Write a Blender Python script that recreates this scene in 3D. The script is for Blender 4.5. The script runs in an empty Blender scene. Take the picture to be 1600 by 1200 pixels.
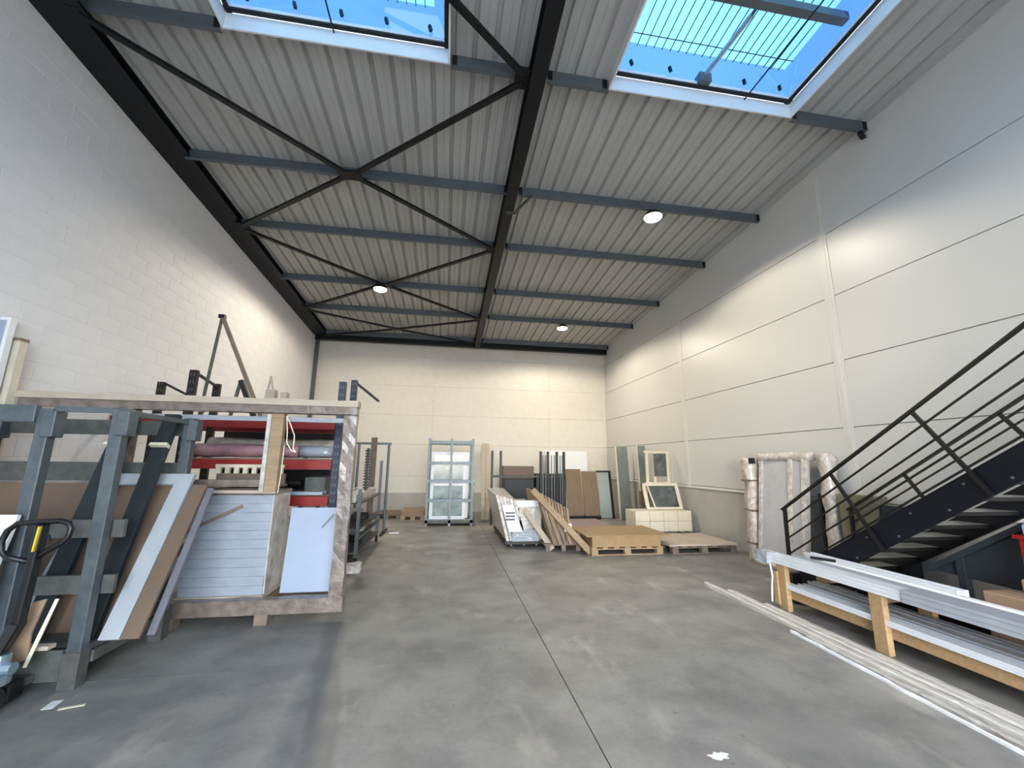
import bpy, bmesh, math, random
from mathutils import Vector, Matrix, noise
random.seed(7)
SC = bpy.context.scene
COL = SC.collection

# ------------------------------------------------------------------ camera
cam_d = bpy.data.cameras.new('camera'); cam = bpy.data.objects.new('camera', cam_d); COL.objects.link(cam)
_r = Vector((0.98748, -0.157353, 0.011039)); _u = Vector((-0.04044, -0.184902, 0.981925)); _f = Vector((0.152467, 0.970078, 0.18895))
M = Matrix((_r, _u, -_f)).transposed().to_4x4(); M.translation = Vector((0, 0, 1.6))
cam.matrix_world = M
cam_d.sensor_width = 36; cam_d.sensor_fit = 'HORIZONTAL'; cam_d.lens = 635.9 / 1600 * 36
cam_d.clip_start = .05; cam_d.clip_end = 300
SC.camera = cam

# ------------------------------------------------------------------ light
SC.view_settings.view_transform = 'Standard'; SC.view_settings.look = 'None'
SC.view_settings.gamma = 1; SC.view_settings.use_curve_mapping = False
SC.view_settings.exposure = 0.22
w = bpy.data.worlds.new('sky'); SC.world = w; w.use_nodes = True
nt = w.node_tree; N = nt.nodes; Lk = nt.links; N.clear()
wo = N.new('ShaderNodeOutputWorld'); bg = N.new('ShaderNodeBackground')
sky = N.new('ShaderNodeTexSky'); sky.sky_type = 'NISHITA'; sky.sun_disc = False
sky.sun_elevation = math.radians(38); sky.sun_rotation = math.radians(200); sky.dust_density = 1.5
tc = N.new('ShaderNodeTexCoord'); nz = N.new('ShaderNodeTexNoise'); nz.inputs['Scale'].default_value = 2.2; nz.inputs['Detail'].default_value = 6
rp = N.new('ShaderNodeValToRGB'); rp.color_ramp.elements[0].position = .42; rp.color_ramp.elements[1].position = .68
mxs = N.new('ShaderNodeMix'); mxs.data_type = 'RGBA'; mxs.inputs[7].default_value = (.80, .90, 1.0, 1)
sc_ = N.new('ShaderNodeMix'); sc_.data_type = 'RGBA'; sc_.blend_type = 'MULTIPLY'; sc_.inputs[0].default_value = 1; sc_.inputs[7].default_value = (.24, .24, .24, 1)
Lk.new(tc.outputs['Generated'], nz.inputs['Vector']); Lk.new(nz.outputs['Fac'], rp.inputs['Fac'])
mp = N.new('ShaderNodeMapRange'); mp.inputs[3].default_value = .62; mp.inputs[4].default_value = .97
Lk.new(rp.outputs['Color'], mp.inputs[0]); Lk.new(mp.outputs[0], mxs.inputs[0])
Lk.new(sky.outputs['Color'], sc_.inputs[6]); Lk.new(sc_.outputs[2], mxs.inputs[6]); Lk.new(mxs.outputs[2], bg.inputs['Color'])
bg.inputs['Strength'].default_value = 17.0
Lk.new(bg.outputs[0], wo.inputs[0])

def portal(loc, rot, sx, sy):
    l = bpy.data.lights.new('daylight_portal', 'AREA'); l.shape = 'RECTANGLE'; l.size = sx; l.size_y = sy
    l.cycles.is_portal = True
    o = bpy.data.objects.new('daylight_portal', l); o.location = loc; o.rotation_euler = rot; COL.objects.link(o)
portal((.9, -4.95, 2.2), (math.radians(90), 0, 0), 6.2, 4.4)
portal((-1.385, -2.2, 7.25), (0, 0, 0), 2.7, 3.0)
portal((3.16, -2.2, 7.25), (0, 0, 0), 2.8, 3.0)
portal((-1.385, 2.7, 6.95), (0, 0, 0), 2.7, 3.0)
portal((3.16, 2.7, 6.95), (0, 0, 0), 2.8, 3.0)
LAMP_W = 400
LAMP_COL = (1.0, .90, .73)

# ------------------------------------------------------------------ helpers
def s2l(c):
    return tuple(((v / 255) / 12.92 if v / 255 <= .04045 else ((v / 255 + .055) / 1.055) ** 2.4) for v in c) + (1,)

MATS = {}
def mat(name, rgb, rough=.6, metal=0, var=.12, scale=6, bump=0, bscale=40, spec=.5, rgb2=None, stretch=(1, 1, 1), coat=0, detail=5, contrast=.2):
    if name in MATS: return MATS[name]
    m = bpy.data.materials.new(name); m.use_nodes = True; nt = m.node_tree; n = nt.nodes; l = nt.links
    b = n['Principled BSDF']; b.inputs['Roughness'].default_value = rough; b.inputs['Metallic'].default_value = metal
    b.inputs['Specular IOR Level'].default_value = spec; b.inputs['Coat Weight'].default_value = coat
    c1 = s2l(rgb); c2 = s2l(rgb2) if rgb2 else tuple(v * (1 - var * 2) for v in c1[:3]) + (1,)
    tc = n.new('ShaderNodeTexCoord'); mp = n.new('ShaderNodeMapping'); mp.inputs['Scale'].default_value = stretch
    nz = n.new('ShaderNodeTexNoise'); nz.inputs['Scale'].default_value = scale; nz.inputs['Detail'].default_value = detail
    rp = n.new('ShaderNodeValToRGB'); rp.color_ramp.elements[0].color = c2; rp.color_ramp.elements[1].color = c1
    rp.color_ramp.elements[0].position = .5 - contrast; rp.color_ramp.elements[1].position = .5 + contrast
    l.new(tc.outputs['Object'], mp.inputs['Vector']); l.new(mp.outputs[0], nz.inputs['Vector'])
    l.new(nz.outputs['Fac'], rp.inputs['Fac']); l.new(rp.outputs['Color'], b.inputs['Base Color'])
    if bump:
        n2 = n.new('ShaderNodeTexNoise'); n2.inputs['Scale'].default_value = bscale; n2.inputs['Detail'].default_value = 6
        bp = n.new('ShaderNodeBump'); bp.inputs['Strength'].default_value = bump; bp.inputs['Distance'].default_value = .02
        l.new(mp.outputs[0], n2.inputs['Vector']); l.new(n2.outputs['Fac'], bp.inputs['Height']); l.new(bp.outputs['Normal'], b.inputs['Normal'])
    MATS[name] = m; return m

class MB:
    def __init__(s): s.v = []; s.f = []
    def add(s, vs, fs):
        o = len(s.v); s.v += [Vector(v) for v in vs]; s.f += [[i + o for i in f] for f in fs]; return s
    def hexa(s, p):  # 8 points: bottom 4 ccw, top 4 ccw
        return s.add(p, [(0, 3, 2, 1), (4, 5, 6, 7), (0, 1, 5, 4), (1, 2, 6, 5), (2, 3, 7, 6), (3, 0, 4, 7)])
    def box(s, x0, x1, y0, y1, z0, z1):
        return s.hexa([(x0, y0, z0), (x1, y0, z0), (x1, y1, z0), (x0, y1, z0), (x0, y0, z1), (x1, y0, z1), (x1, y1, z1), (x0, y1, z1)])
    def bar(s, p, q, w, h, up=(0, 0, 1)):
        p, q, up = Vector(p), Vector(q), Vector(up); d = (q - p).normalized()
        a = d.cross(up)
        if a.length < 1e-4: a = d.cross(Vector((0, 1, 0)))
        a.normalize(); b = a.cross(d).normalized(); a = a * (w / 2); b = b * (h / 2)
        return s.hexa([p - a - b, p + a - b, q + a - b, q - a - b, p - a + b, p + a + b, q + a + b, q - a + b])
    def cyl(s, p, q, r, n=12, r2=None):
        p, q = Vector(p), Vector(q); d = (q - p).normalized(); r2 = r if r2 is None else r2
        a = d.cross(Vector((0, 0, 1)));
        if a.length < 1e-4: a = Vector((1, 0, 0))
        a.normalize(); b = d.cross(a)
        vs = [p + (a * math.cos(t) + b * math.sin(t)) * r for t in [2 * math.pi * i / n for i in range(n)]]
        vs += [q + (a * math.cos(t) + b * math.sin(t)) * r2 for t in [2 * math.pi * i / n for i in range(n)]]
        return s.add(vs, [[i, (i + 1) % n, n + (i + 1) % n, n + i] for i in range(n)] + [list(range(n))[::-1], list(range(n, 2 * n))])
    def tube(s, pts, r, n=8):
        P = [Vector(p) for p in pts]; rings = []
        prev = None
        for i, p in enumerate(P):
            d = (P[min(i + 1, len(P) - 1)] - P[max(i - 1, 0)]).normalized()
            a = d.cross(Vector((0, 0, 1))) if prev is None else prev - d * prev.dot(d)
            if a.length < 1e-4: a = d.cross(Vector((0, 1, 0)))
            a.normalize(); prev = a; b = d.cross(a)
            rings.append([p + (a * math.cos(2 * math.pi * k / n) + b * math.sin(2 * math.pi * k / n)) * r for k in range(n)])
        vs = [v for r_ in rings for v in r_]; fs = []
        for i in range(len(P) - 1):
            for k in range(n): fs.append([i * n + k, i * n + (k + 1) % n, (i + 1) * n + (k + 1) % n, (i + 1) * n + k])
        fs += [list(range(n))[::-1], list(range((len(P) - 1) * n, len(P) * n))]
        return s.add(vs, fs)
    def prism(s, prof, p, q, a, b):  # 2D profile (u,v) along axes a,b swept p->q
        p, q, a, b = Vector(p), Vector(q), Vector(a), Vector(b); n = len(prof)
        vs = [p + a * u + b * v for u, v in prof] + [q + a * u + b * v for u, v in prof]
        return s.add(vs, [[i, (i + 1) % n, n + (i + 1) % n, n + i] for i in range(n)] + [list(range(n))[::-1], list(range(n, 2 * n))])
    def slab(s, x0, x1, a, b, t):  # board leaning in the y-z plane: (y,z) bottom a -> top b, thickness t behind
        d = Vector((0, b[0] - a[0], b[1] - a[1])).normalized(); nrm = Vector((0, d.z, -d.y)) * t
        A0, A1, B0, B1 = Vector((x0, *a)), Vector((x1, *a)), Vector((x0, *b)), Vector((x1, *b))
        return s.hexa([A0, A1, A1 + nrm, A0 + nrm, B0, B1, B1 + nrm, B0 + nrm])
    def lumpy(s, x0, x1, y0, y1, z0, z1, amp=.015, step=.08, seed=0, taper=0):
        bm = bmesh.new(); bmesh.ops.create_cube(bm, size=1)
        dx, dy, dz = x1 - x0, y1 - y0, z1 - z0
        for v in bm.verts: v.co = Vector((x0 + (v.co.x + .5) * dx, y0 + (v.co.y + .5) * dy, z0 + (v.co.z + .5) * dz))
        for ax, L in enumerate((dx, dy, dz)):
            k = min(26, max(1, int(L / step)))
            es = [e for e in bm.edges if abs((e.verts[0].co - e.verts[1].co)[ax]) > L * .9 * 1.0 / 1 and abs((e.verts[0].co - e.verts[1].co)[ax]) > 1e-6]
            if k > 1: bmesh.ops.subdivide_edges(bm, edges=es, cuts=k - 1, use_grid_fill=True)
        c = Vector(((x0 + x1) / 2, (y0 + y1) / 2, (z0 + z1) / 2))
        for v in bm.verts:
            n1 = noise.noise_vector(v.co * 5 + Vector((seed, 0, 0))) * amp + noise.noise_vector(v.co * 14 + Vector((0, seed, 0))) * amp * .5
            if v.co.z < z0 + .001: n1.z = 0
            v.co += n1
        vs = [v.co.copy() for v in bm.verts]; bm.verts.index_update()
        fs = [[v.index for v in f.verts] for f in bm.faces]; bm.free()
        return s.add(vs, fs)
    def build(s, name, m, parent=None, bevel=0, smooth=False, loc=None):
        root = parent
        while root is not None and root.parent is not None: root = root.parent
        if root is not None: off = Vector(root.location)
        elif loc is not None: off = Vector(loc)
        else:
            xs = [v.x for v in s.v]; ys = [v.y for v in s.v]; off = Vector(((min(xs) + max(xs)) / 2, (min(ys) + max(ys)) / 2, min(v.z for v in s.v)))
        me = bpy.data.meshes.new(name); me.from_pydata([v - off for v in s.v], [], s.f); me.update()
        bm = bmesh.new(); bm.from_mesh(me); bmesh.ops.recalc_face_normals(bm, faces=bm.faces[:]); bm.to_mesh(me); bm.free()
        if smooth:
            for p in me.polygons: p.use_smooth = True
        me.materials.append(m); o = bpy.data.objects.new(name, me); COL.objects.link(o)
        if parent is not None: o.parent = parent
        else: o.location = off
        if bevel:
            bv = o.modifiers.new('edge', 'BEVEL'); bv.width = bevel; bv.segments = 1; bv.limit_method = 'ANGLE'
        return o

def tag(o, label, cat, group=None):
    o['label'] = label; o['category'] = cat
    if group: o['group'] = group
    return o
def thing(name, label, cat, loc, group=None):
    o = bpy.data.objects.new(name, None); o.empty_display_size = .1; o.location = loc; COL.objects.link(o)
    return tag(o, label, cat, group)
def struct(name, loc=(0, 0, 0)):
    o = bpy.data.objects.new(name, None); o.empty_display_size = .1; o.location = loc; COL.objects.link(o); o['kind'] = 'structure'; return o
def S(o): o['kind'] = 'structure'; return o

# ------------------------------------------------------------------ materials
m_block = mat('painted_block', (222, 221, 222), .75, var=.03, scale=3, bump=.25, bscale=60)
m_joint = mat('block_joint', (218, 217, 217), .8, var=.04)
m_panel = mat('wall_panel_paint', (200, 199, 195), .4, var=.015, scale=1.2, spec=.45)
m_panelj = mat('panel_joint', (180, 178, 172), .5)
m_trimw = mat('trim_paint', (203, 201, 194), .4, var=.02)
m_plinth = mat('plinth_concrete', (172, 168, 162), .7, var=.07, scale=3, bump=.1)
m_backw = mat('back_wall_paint', (212, 207, 198), .6, var=.03)
m_deck = mat('roof_deck_steel', (172, 172, 169), .45, metal=.0, var=.04, scale=2, spec=.35)
m_steel = mat('dark_steel', (15, 18, 23), .5, var=.1, spec=.35)
m_purlin = mat('grey_purlin_steel', (92, 99, 106), .45, metal=.3, var=.08)
m_galv = mat('galvanised_steel', (100, 108, 112), .42, metal=.55, var=.16, scale=18, contrast=.25)
m_galvd = mat('weathered_galvanised_steel', (92, 92, 88), .6, metal=.3, var=.2, scale=12)
m_alu = mat('white_aluminium', (212, 216, 222), .28, metal=0, var=.04)
m_alug = mat('grey_aluminium', (166, 171, 180), .33, metal=.15, var=.06)
m_white = mat('white_lacquer', (220, 222, 224), .35, var=.02)
m_blackp = mat('black_paint', (6, 6, 8), .45, var=.1)
m_navy = mat('navy_steel', (8, 12, 22), .45, var=.1, spec=.3)
m_teal = mat('dark_teal_profile', (16, 27, 33), .5, var=.1)
m_blue = mat('blue_rack_paint', (26, 40, 66), .45, var=.12)
m_red = mat('red_rack_paint', (150, 30, 28), .45, var=.1)
m_redp = mat('red_plastic', (140, 14, 12), .4, var=.05)
m_fpaint = mat('grey_white_frame_paint', (158, 162, 166), .4, var=.05)
m_wood = mat('pallet_pine', (158, 134, 104), .7, var=.16, scale=5, stretch=(1, 1, 9), bump=.15)
m_woodg = mat('aged_timber', (128, 112, 98), .8, var=.18, scale=7, bump=.2)
m_woodx = mat('warm_pine_x', (168, 138, 102), .65, var=.14, scale=6, stretch=(.6, 6, 6), bump=.12)
m_osb = mat('plywood_face', (156, 128, 90), .6, var=.15, scale=9, contrast=.3)
m_wrapwood = mat('film_wrapped_timber', (128, 116, 108), .32, var=.22, scale=11, bump=.3, bscale=22, coat=.25, rgb2=(92, 80, 72))
m_mdf = mat('brown_board', (108, 88, 72), .55, var=.09, scale=3)
m_walnut = mat('brown_door_veneer', (118, 97, 76), .5, var=.1, scale=5, stretch=(3, 3, .5))
m_card = mat('cardboard', (142, 117, 94), .8, var=.06)
m_cardl = mat('pale_cardboard', (176, 162, 146), .8, var=.06)
m_film = mat('white_stretch_film', (154, 160, 170), .16, var=.06, scale=5, bump=1.0, bscale=6, coat=.6, stretch=(1, 1, 3))
m_filmg = mat('greyish_stretch_film', (196, 192, 186), .3, var=.1, scale=8, bump=.7, bscale=18, coat=.4, rgb2=(150, 143, 136))
m_filmb = mat('clear_bubble_film', (222, 214, 205), .3, var=.1, scale=14, bump=.6, bscale=30, coat=.4, rgb2=(168, 158, 150))
m_pink = mat('pinkish_film_roll', (170, 128, 132), .35, var=.15, scale=5, bump=.4, bscale=14, rgb2=(120, 88, 96))
m_sheet = mat('pale_blue_sheet', (150, 161, 180), .3, var=.02)
m_mauve = mat('mauve_sheet', (140, 125, 124), .6, var=.05)
m_block2 = mat('cream_block_pack', (206, 196, 176), .7, var=.06, scale=9)
m_dglass = mat('dark_pane', (52, 56, 56), .12, var=.25, scale=5, rgb2=(92, 98, 96))
m_olive = mat('olive_carton', (112, 108, 86), .7, var=.06)
m_yellow = mat('yellow_sticker', (214, 186, 40), .5, var=.15, scale=40)
m_tread = mat('worn_tread_plate', (170, 170, 168), .3, metal=.6, var=.1)
m_rubber = mat('black_rubber', (18, 18, 18), .7)
m_chrome = mat('bright_zinc', (170, 190, 205), .25, metal=.8, var=.1)
m_strap = mat('cream_strap', (226, 216, 190), .5)
m_asph = mat('yard_concrete', (150, 150, 148), .85)
m_slate = mat('grey_sheet_metal', (62, 68, 75), .4, metal=.4, var=.1)
m_film2 = mat('profile_bundle_film', (206, 202, 196), .28, var=.06, scale=6, bump=.5, bscale=20, coat=.5, stretch=(6, 1, 6), rgb2=(176, 172, 166))

def glass(name, tint, rough=.02, mixf=.12, diff=0):
    m = bpy.data.materials.new(name); m.use_nodes = True; n = m.node_tree.nodes; l = m.node_tree.links; n.clear()
    o = n.new('ShaderNodeOutputMaterial'); t = n.new('ShaderNodeBsdfTransparent'); t.inputs[0].default_value = (*tint, 1)
    g = n.new('ShaderNodeBsdfGlossy'); g.inputs['Roughness'].default_value = rough; g.inputs[0].default_value = (.9, .95, 1, 1)
    x = n.new('ShaderNodeMixShader'); x.inputs[0].default_value = mixf
    l.new(t.outputs[0], x.inputs[1]); l.new(g.outputs[0], x.inputs[2]); last = x
    if diff:
        d = n.new('ShaderNodeBsdfTranslucent'); d.inputs[0].default_value = (*tint, 1)
        x2 = n.new('ShaderNodeMixShader'); x2.inputs[0].default_value = diff
        l.new(x.outputs[0], x2.inputs[1]); l.new(d.outputs[0], x2.inputs[2]); last = x2
    l.new(last.outputs[0], o.inputs[0]); return m
g_sky = glass('tinted_polycarbonate', (.029, .068, .095), mixf=.03)
g_sky2 = glass('tinted_polycarbonate_side', (.012, .033, .078), mixf=.03)
g_rear = glass('added_clear_rooflight', (.10, .135, .18), mixf=.04)  # panes of the unseen skylights added behind the camera
g_green = glass('greenish_glass', (.62, .74, .70), mixf=.25)

def floor_mat():
    m = bpy.data.materials.new('power_floated_concrete'); m.use_nodes = True; n = m.node_tree.nodes; l = m.node_tree.links
    b = n['Principled BSDF']; g = n.new('ShaderNodeNewGeometry'); pos = g.outputs['Position']
    def nz(s, d, mapsc=None):
        x = n.new('ShaderNodeTexNoise'); x.inputs['Scale'].default_value = s; x.inputs['Detail'].default_value = d; x.inputs['Roughness'].default_value = .6
        if mapsc:
            mp = n.new('ShaderNodeMapping'); mp.inputs['Scale'].default_value = mapsc; l.new(pos, mp.inputs[0]); l.new(mp.outputs[0], x.inputs['Vector'])
        else: l.new(pos, x.inputs['Vector'])
        return x.outputs['Fac']
    def ramp(src, p0, c0, p1, c1):
        r = n.new('ShaderNodeValToRGB'); r.color_ramp.elements[0].position = p0; r.color_ramp.elements[1].position = p1
        r.color_ramp.elements[0].color = c0; r.color_ramp.elements[1].color = c1; l.new(src, r.inputs[0]); return r.outputs[0]
    def mix(f, a, bb, typ='MIX'):
        x = n.new('ShaderNodeMix'); x.data_type = 'RGBA'; x.blend_type = typ
        if isinstance(f, float): x.inputs[0].default_value = f
        else: l.new(f, x.inputs[0])
        for k, v in ((6, a), (7, bb)):
            if isinstance(v, tuple): x.inputs[k].default_value = v
            else: l.new(v, x.inputs[k])
        return x.outputs[2]
    base = ramp(nz(.55, 6), .35, s2l((120, 119, 117)), .65, s2l((139, 136, 130)))
    c = mix(.55, base, ramp(nz(2.2, 8), .38, (.62, .62, .63, 1), .56, (1, 1, 1, 1)), 'MULTIPLY')
    c = mix(.4, c, ramp(nz(1.1, 5, (1, 1.3, 1)), .40, (.66, .65, .64, 1), .55, (1, 1, 1, 1)), 'MULTIPLY')
    c = mix(.35, c, ramp(nz(26, 4), .35, (.75, .75, .75, 1), .7, (1.1, 1.1, 1.1, 1)), 'MULTIPLY')
    c = mix(.55, c, ramp(nz(14, 3), .27, (.35, .34, .33, 1), .33, (1, 1, 1, 1)), 'MULTIPLY')
    # pale trowel patches
    c = mix(ramp(nz(1.7, 4, (1.5, .7, 1)), .58, (0, 0, 0, 1), .72, (.45, .45, .45, 1)), c, s2l((176, 170, 158)))
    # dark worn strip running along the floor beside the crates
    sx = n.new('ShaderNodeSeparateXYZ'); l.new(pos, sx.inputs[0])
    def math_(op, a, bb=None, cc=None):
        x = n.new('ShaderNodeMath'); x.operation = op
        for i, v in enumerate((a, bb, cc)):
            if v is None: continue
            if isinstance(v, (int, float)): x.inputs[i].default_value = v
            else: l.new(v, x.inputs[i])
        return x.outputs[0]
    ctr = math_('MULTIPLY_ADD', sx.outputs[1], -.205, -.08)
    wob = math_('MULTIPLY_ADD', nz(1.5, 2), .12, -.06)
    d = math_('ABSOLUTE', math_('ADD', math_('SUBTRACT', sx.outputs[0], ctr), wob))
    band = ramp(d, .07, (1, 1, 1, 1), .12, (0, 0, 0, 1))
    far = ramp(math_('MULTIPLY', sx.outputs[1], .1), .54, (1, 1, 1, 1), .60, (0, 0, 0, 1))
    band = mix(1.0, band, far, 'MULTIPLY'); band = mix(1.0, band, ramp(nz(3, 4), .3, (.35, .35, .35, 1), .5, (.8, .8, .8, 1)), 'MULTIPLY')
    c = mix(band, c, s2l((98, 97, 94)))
    l.new(c, b.inputs['Base Color'])
    r = n.new('ShaderNodeMapRange'); r.inputs[3].default_value = .33; r.inputs[4].default_value = .62; l.new(nz(3, 5), r.inputs[0]); l.new(r.outputs[0], b.inputs['Roughness'])
    bp = n.new('ShaderNodeBump'); bp.inputs['Strength'].default_value = .08; bp.inputs['Distance'].default_value = .01; l.new(nz(30, 5), bp.inputs['Height']); l.new(bp.outputs[0], b.inputs['Normal'])
    return m
m_floor = floor_mat()

# ------------------------------------------------------------------ room shell
XL, XR, YB, YF = -4.4, 5.63, 13.9, -5.0
def RZ(y): return 6.55 - .06 * y          # underside of the roof deck
fl = struct('floor')
MB().box(XL - .3, XR + .3, YF - .3, YB + .3, -.3, -.03).build('subbase', m_joint, fl)
xs = [XL - .05, .94, XR + .05]; ys = [YF, -.25, 3.75, 7.75, 11.75, YB]
for i in range(2):
    for j in range(5):
        MB().box(xs[i] + .004, xs[i + 1] - .004, ys[j] + .003, ys[j + 1] - .003, -.03, 0).build('slab', m_floor, fl)
S(MB().box(-40, 40, -60, YF - .02, -.2, -.02).build('ground', m_asph))

# left wall: painted concrete blocks
wl = struct('wall_left')
MB().add([(XL - .3, YF, -.02), (XL - .3, YB + .3, -.02), (XL - .3, YB + .3, RZ(YB) + .3), (XL - .3, YF, RZ(YF) + .3), (XL, YF, -.02), (XL, YB + .3, -.02), (XL, YB + .3, RZ(YB) + .3), (XL, YF, RZ(YF) + .3)],
         [(0, 1, 2, 3), (4, 5, 6, 7), (0, 1, 5, 4), (1, 2, 6, 5), (2, 3, 7, 6), (3, 0, 4, 7)]).build('backing', m_joint, wl)
BW, BH, PR = .5, .2, .0035
blk = MB(); g = .001
blk.hexa([(0, g, g), (PR, g + .004, g + .004), (PR, BW - g - .004, g + .004), (0, BW - g, g), (0, g, BH - g), (PR, g + .004, BH - g - .004), (PR, BW - g - .004, BH - g - .004), (0, BW - g, BH - g)])
bme = bpy.data.meshes.new('block'); bme.from_pydata(blk.v, [], blk.f); bme.materials.append(m_block); bme.update()
bmx = bmesh.new(); bmx.from_mesh(bme); bmesh.ops.recalc_face_normals(bmx, faces=bmx.faces[:]); bmx.to_mesh(bme); bmx.free()
cells = []
for k in range(32):
    z = k * BH; y = YF + (BW / 2 if k % 2 else 0)
    while y < YB - .01:
        if z + BH < RZ(y + BW) - .05: cells.append((y, z))
        y += BW
def near(c): return math.hypot(c[0] + .25, XL) if (c[0] > 2.9 and c[1] > 1.4) else 99
cells.sort(key=lambda c: near(c) + abs(c[1] - 3.3) * .5)
rest = MB()
for i, (y, z) in enumerate(cells):
    if i < 300:
        o = bpy.data.objects.new('block', bme); o.location = (XL + random.uniform(-.0005, .0005), y, z); o.parent = wl; COL.objects.link(o)
    else: rest.add([v + Vector((XL + random.uniform(-.0005, .0005), y, z)) for v in blk.v], blk.f)
ro = rest.build('blockwork', m_block, wl); ro['kind'] = 'stuff'

# right wall: flush sandwich panels above a concrete plinth
wr = struct('wall_right')
MB().add([(XR + .3, YF, -.02), (XR + .3, YB + .3, -.02), (XR + .3, YB + .3, RZ(YB) + .3), (XR + .3, YF, RZ(YF) + .3), (XR + .03, YF, -.02), (XR + .03, YB + .3, -.02), (XR + .03, YB + .3, RZ(YB) + .3), (XR + .03, YF, RZ(YF) + .3)],
         [(0, 1, 2, 3), (4, 5, 6, 7), (0, 1, 5, 4), (1, 2, 6, 5), (2, 3, 7, 6), (3, 0, 4, 7)]).build('backing', m_panelj, wr)
py = [YF, .95, 4.97, 9.0, YB]; pz = [1.13, 2.14, 3.11, 4.10, 5.10]
def chamf_panel(x, sgn, y0, y1, z0, z1a, z1b, name, m, parent, gap=.0018, t=.03):
    mb = MB(); c = .005
    mb.add([(x + t * sgn, y0 + gap, z0 + gap), (x + t * sgn, y1 - gap, z0 + gap), (x + t * sgn, y1 - gap, z1b - gap), (x + t * sgn, y0 + gap, z1a - gap),
            (x, y0 + gap + c, z0 + gap + c), (x, y1 - gap - c, z0 + gap + c), (x, y1 - gap - c, z1b - gap - c), (x, y0 + gap + c, z1a - gap - c)],
           [(0, 3, 2, 1), (4, 5, 6, 7), (0, 1, 5, 4), (1, 2, 6, 5), (2, 3, 7, 6), (3, 0, 4, 7)])
    return mb.build(name, m, parent)
for i in range(4):
    y0, y1 = py[i], py[i + 1]
    for k in range(5):
        z0 = pz[k]
        if k < 4: za = min(pz[k + 1], RZ(y0) + .05); zb = min(pz[k + 1], RZ(y1) + .05)
        else: za, zb = RZ(y0) + .08, RZ(y1) + .08
        if za - z0 < .12 or zb - z0 < .03: 
            if k == 5 and za > z0 + .1: zb = max(zb, z0 + .03)
            else: continue
        chamf_panel(XR, 1, y0, y1, z0, za, zb, 'wall_panel', m_panel, wr)
    MB().box(XR + .015, XR + .1, y0, y1, -.02, 1.06).build('plinth', m_plinth, wr)
S(MB().prism([(0, 0), (-.03, 0), (-.03, .03), (-.012, .05), (0, .05)], (XR + .02, YF, 1.07), (XR + .02, YB, 1.07), (1, 0, 0), (0, 0, 1)).build('trim_1', m_trimw))
for i, yy in enumerate((4.97, 9.0)):
    S(MB().prism([(-.075, 0), (-.075, -.008), (-.03, -.008), (-.025, -.012), (.025, -.012), (.03, -.008), (.075, -.008), (.075, 0)], (XR, yy, 1.12), (XR, yy, RZ(yy) + .02), (0, 1, 0), (1, 0, 0)).build('trim_%d' % (i + 2), m_trimw))

# back wall
wb = struct('wall_back')
MB().box(XL - .3, XR + .3, YB + .05, YB + .35, -.02, 6.3).build('backing', m_panelj, wb)
bx = [XL, -.5, 3.5, XR]
for i in range(3):
    for k in range(6):
        z0, z1 = ([1.13, 2.14, 3.11, 4.10, 5.10, 5.75][k], [2.14, 3.11, 4.10, 5.10, 5.75, 5.9][k]) if k < 6 else 0
        if k == 5: continue
        MB().box(bx[i] + .002, bx[i + 1] - .002, YB, YB + .05, z0 + .002, z1 - .002).build('wall_panel', m_backw, wb)
MB().box(XL, XR, YB, YB + .05, 0, 1.126).build('plinth', m_backw, wb)
S(MB().box(XL, XR, YB - .06, YB, .0, .60).build('baseboard_back', m_plinth))
# front wall behind the camera, with the open loading door
wf = struct('wall_front')
MB().box(XL - .3, -2.2, YF - .25, YF, -.02, 7.1).build('pier', m_backw, wf)
MB().box(4.0, XR + .3, YF - .25, YF, -.02, 7.1).build('pier', m_backw, wf)
MB().box(-2.2, 4.0, YF - .25, YF, 4.4, 7.1).build('lintel', m_backw, wf)

# ceiling: trapezoidal steel deck with two skylight openings
ce = struct('ceiling')
SK = [(-2.58, -.14), (1.81, 4.38)]; SY0, SY1 = .9, 4.05; RY0, RY1 = -3.8, -.6
def deck(x0, x1, y0, y1):
    prof = []; x = x0; n = max(1, round((x1 - x0) / .25)); p = (x1 - x0) / n
    for i in range(n):
        a = x0 + i * p
        prof += [(a, 0), (a + .018, .042), (a + .048, .042), (a + .066, 0), (a + p * .5 + .03, 0), (a + p * .5 + .037, .006), (a + p * .5 + .047, .006), (a + p * .5 + .054, 0)]
    prof.append((x1, 0)); pts = [(u, v) for u, v in prof]
    n = len(pts); vs = [(u, y0, RZ(y0) + v) for u, v in pts] + [(u, y1, RZ(y1) + v) for u, v in pts]
    MB().add(vs, [(i, i + 1, n + i + 1, n + i) for i in range(n - 1)]).build('deck_sheet', m_deck, ce)
def spans(a, b):
    n = max(1, round((b - a) / 1.0)); return [(a + (b - a) * i / n, a + (b - a) * (i + 1) / n) for i in range(n)]
xb = [(XL - .02, SK[0][0], 0), (SK[0][0], SK[0][1], 1), (SK[0][1], SK[1][0], 0), (SK[1][0], SK[1][1], 1), (SK[1][1], XR + .05, 0)]
for a, b, hole in xb:
    for u, v in spans(a, b):
        if hole: deck(u, v, YF, RY0); deck(u, v, RY1, SY0); deck(u, v, SY1, YB + .1)
        else: deck(u, v, YF, YB + .1)
def roofslab(x0, x1, y0, y1):  # solid slab added above the deck to block leaking sky light
    z = lambda y: RZ(y) + .045
    MB().hexa([(x0, y0, z(y0)), (x1, y0, z(y0)), (x1, y1, z(y1)), (x0, y1, z(y1)), (x0, y0, z(y0) + .12), (x1, y0, z(y0) + .12), (x1, y1, z(y1) + .12), (x0, y1, z(y1) + .12)]).build('plain_board', m_joint, ce)
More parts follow.
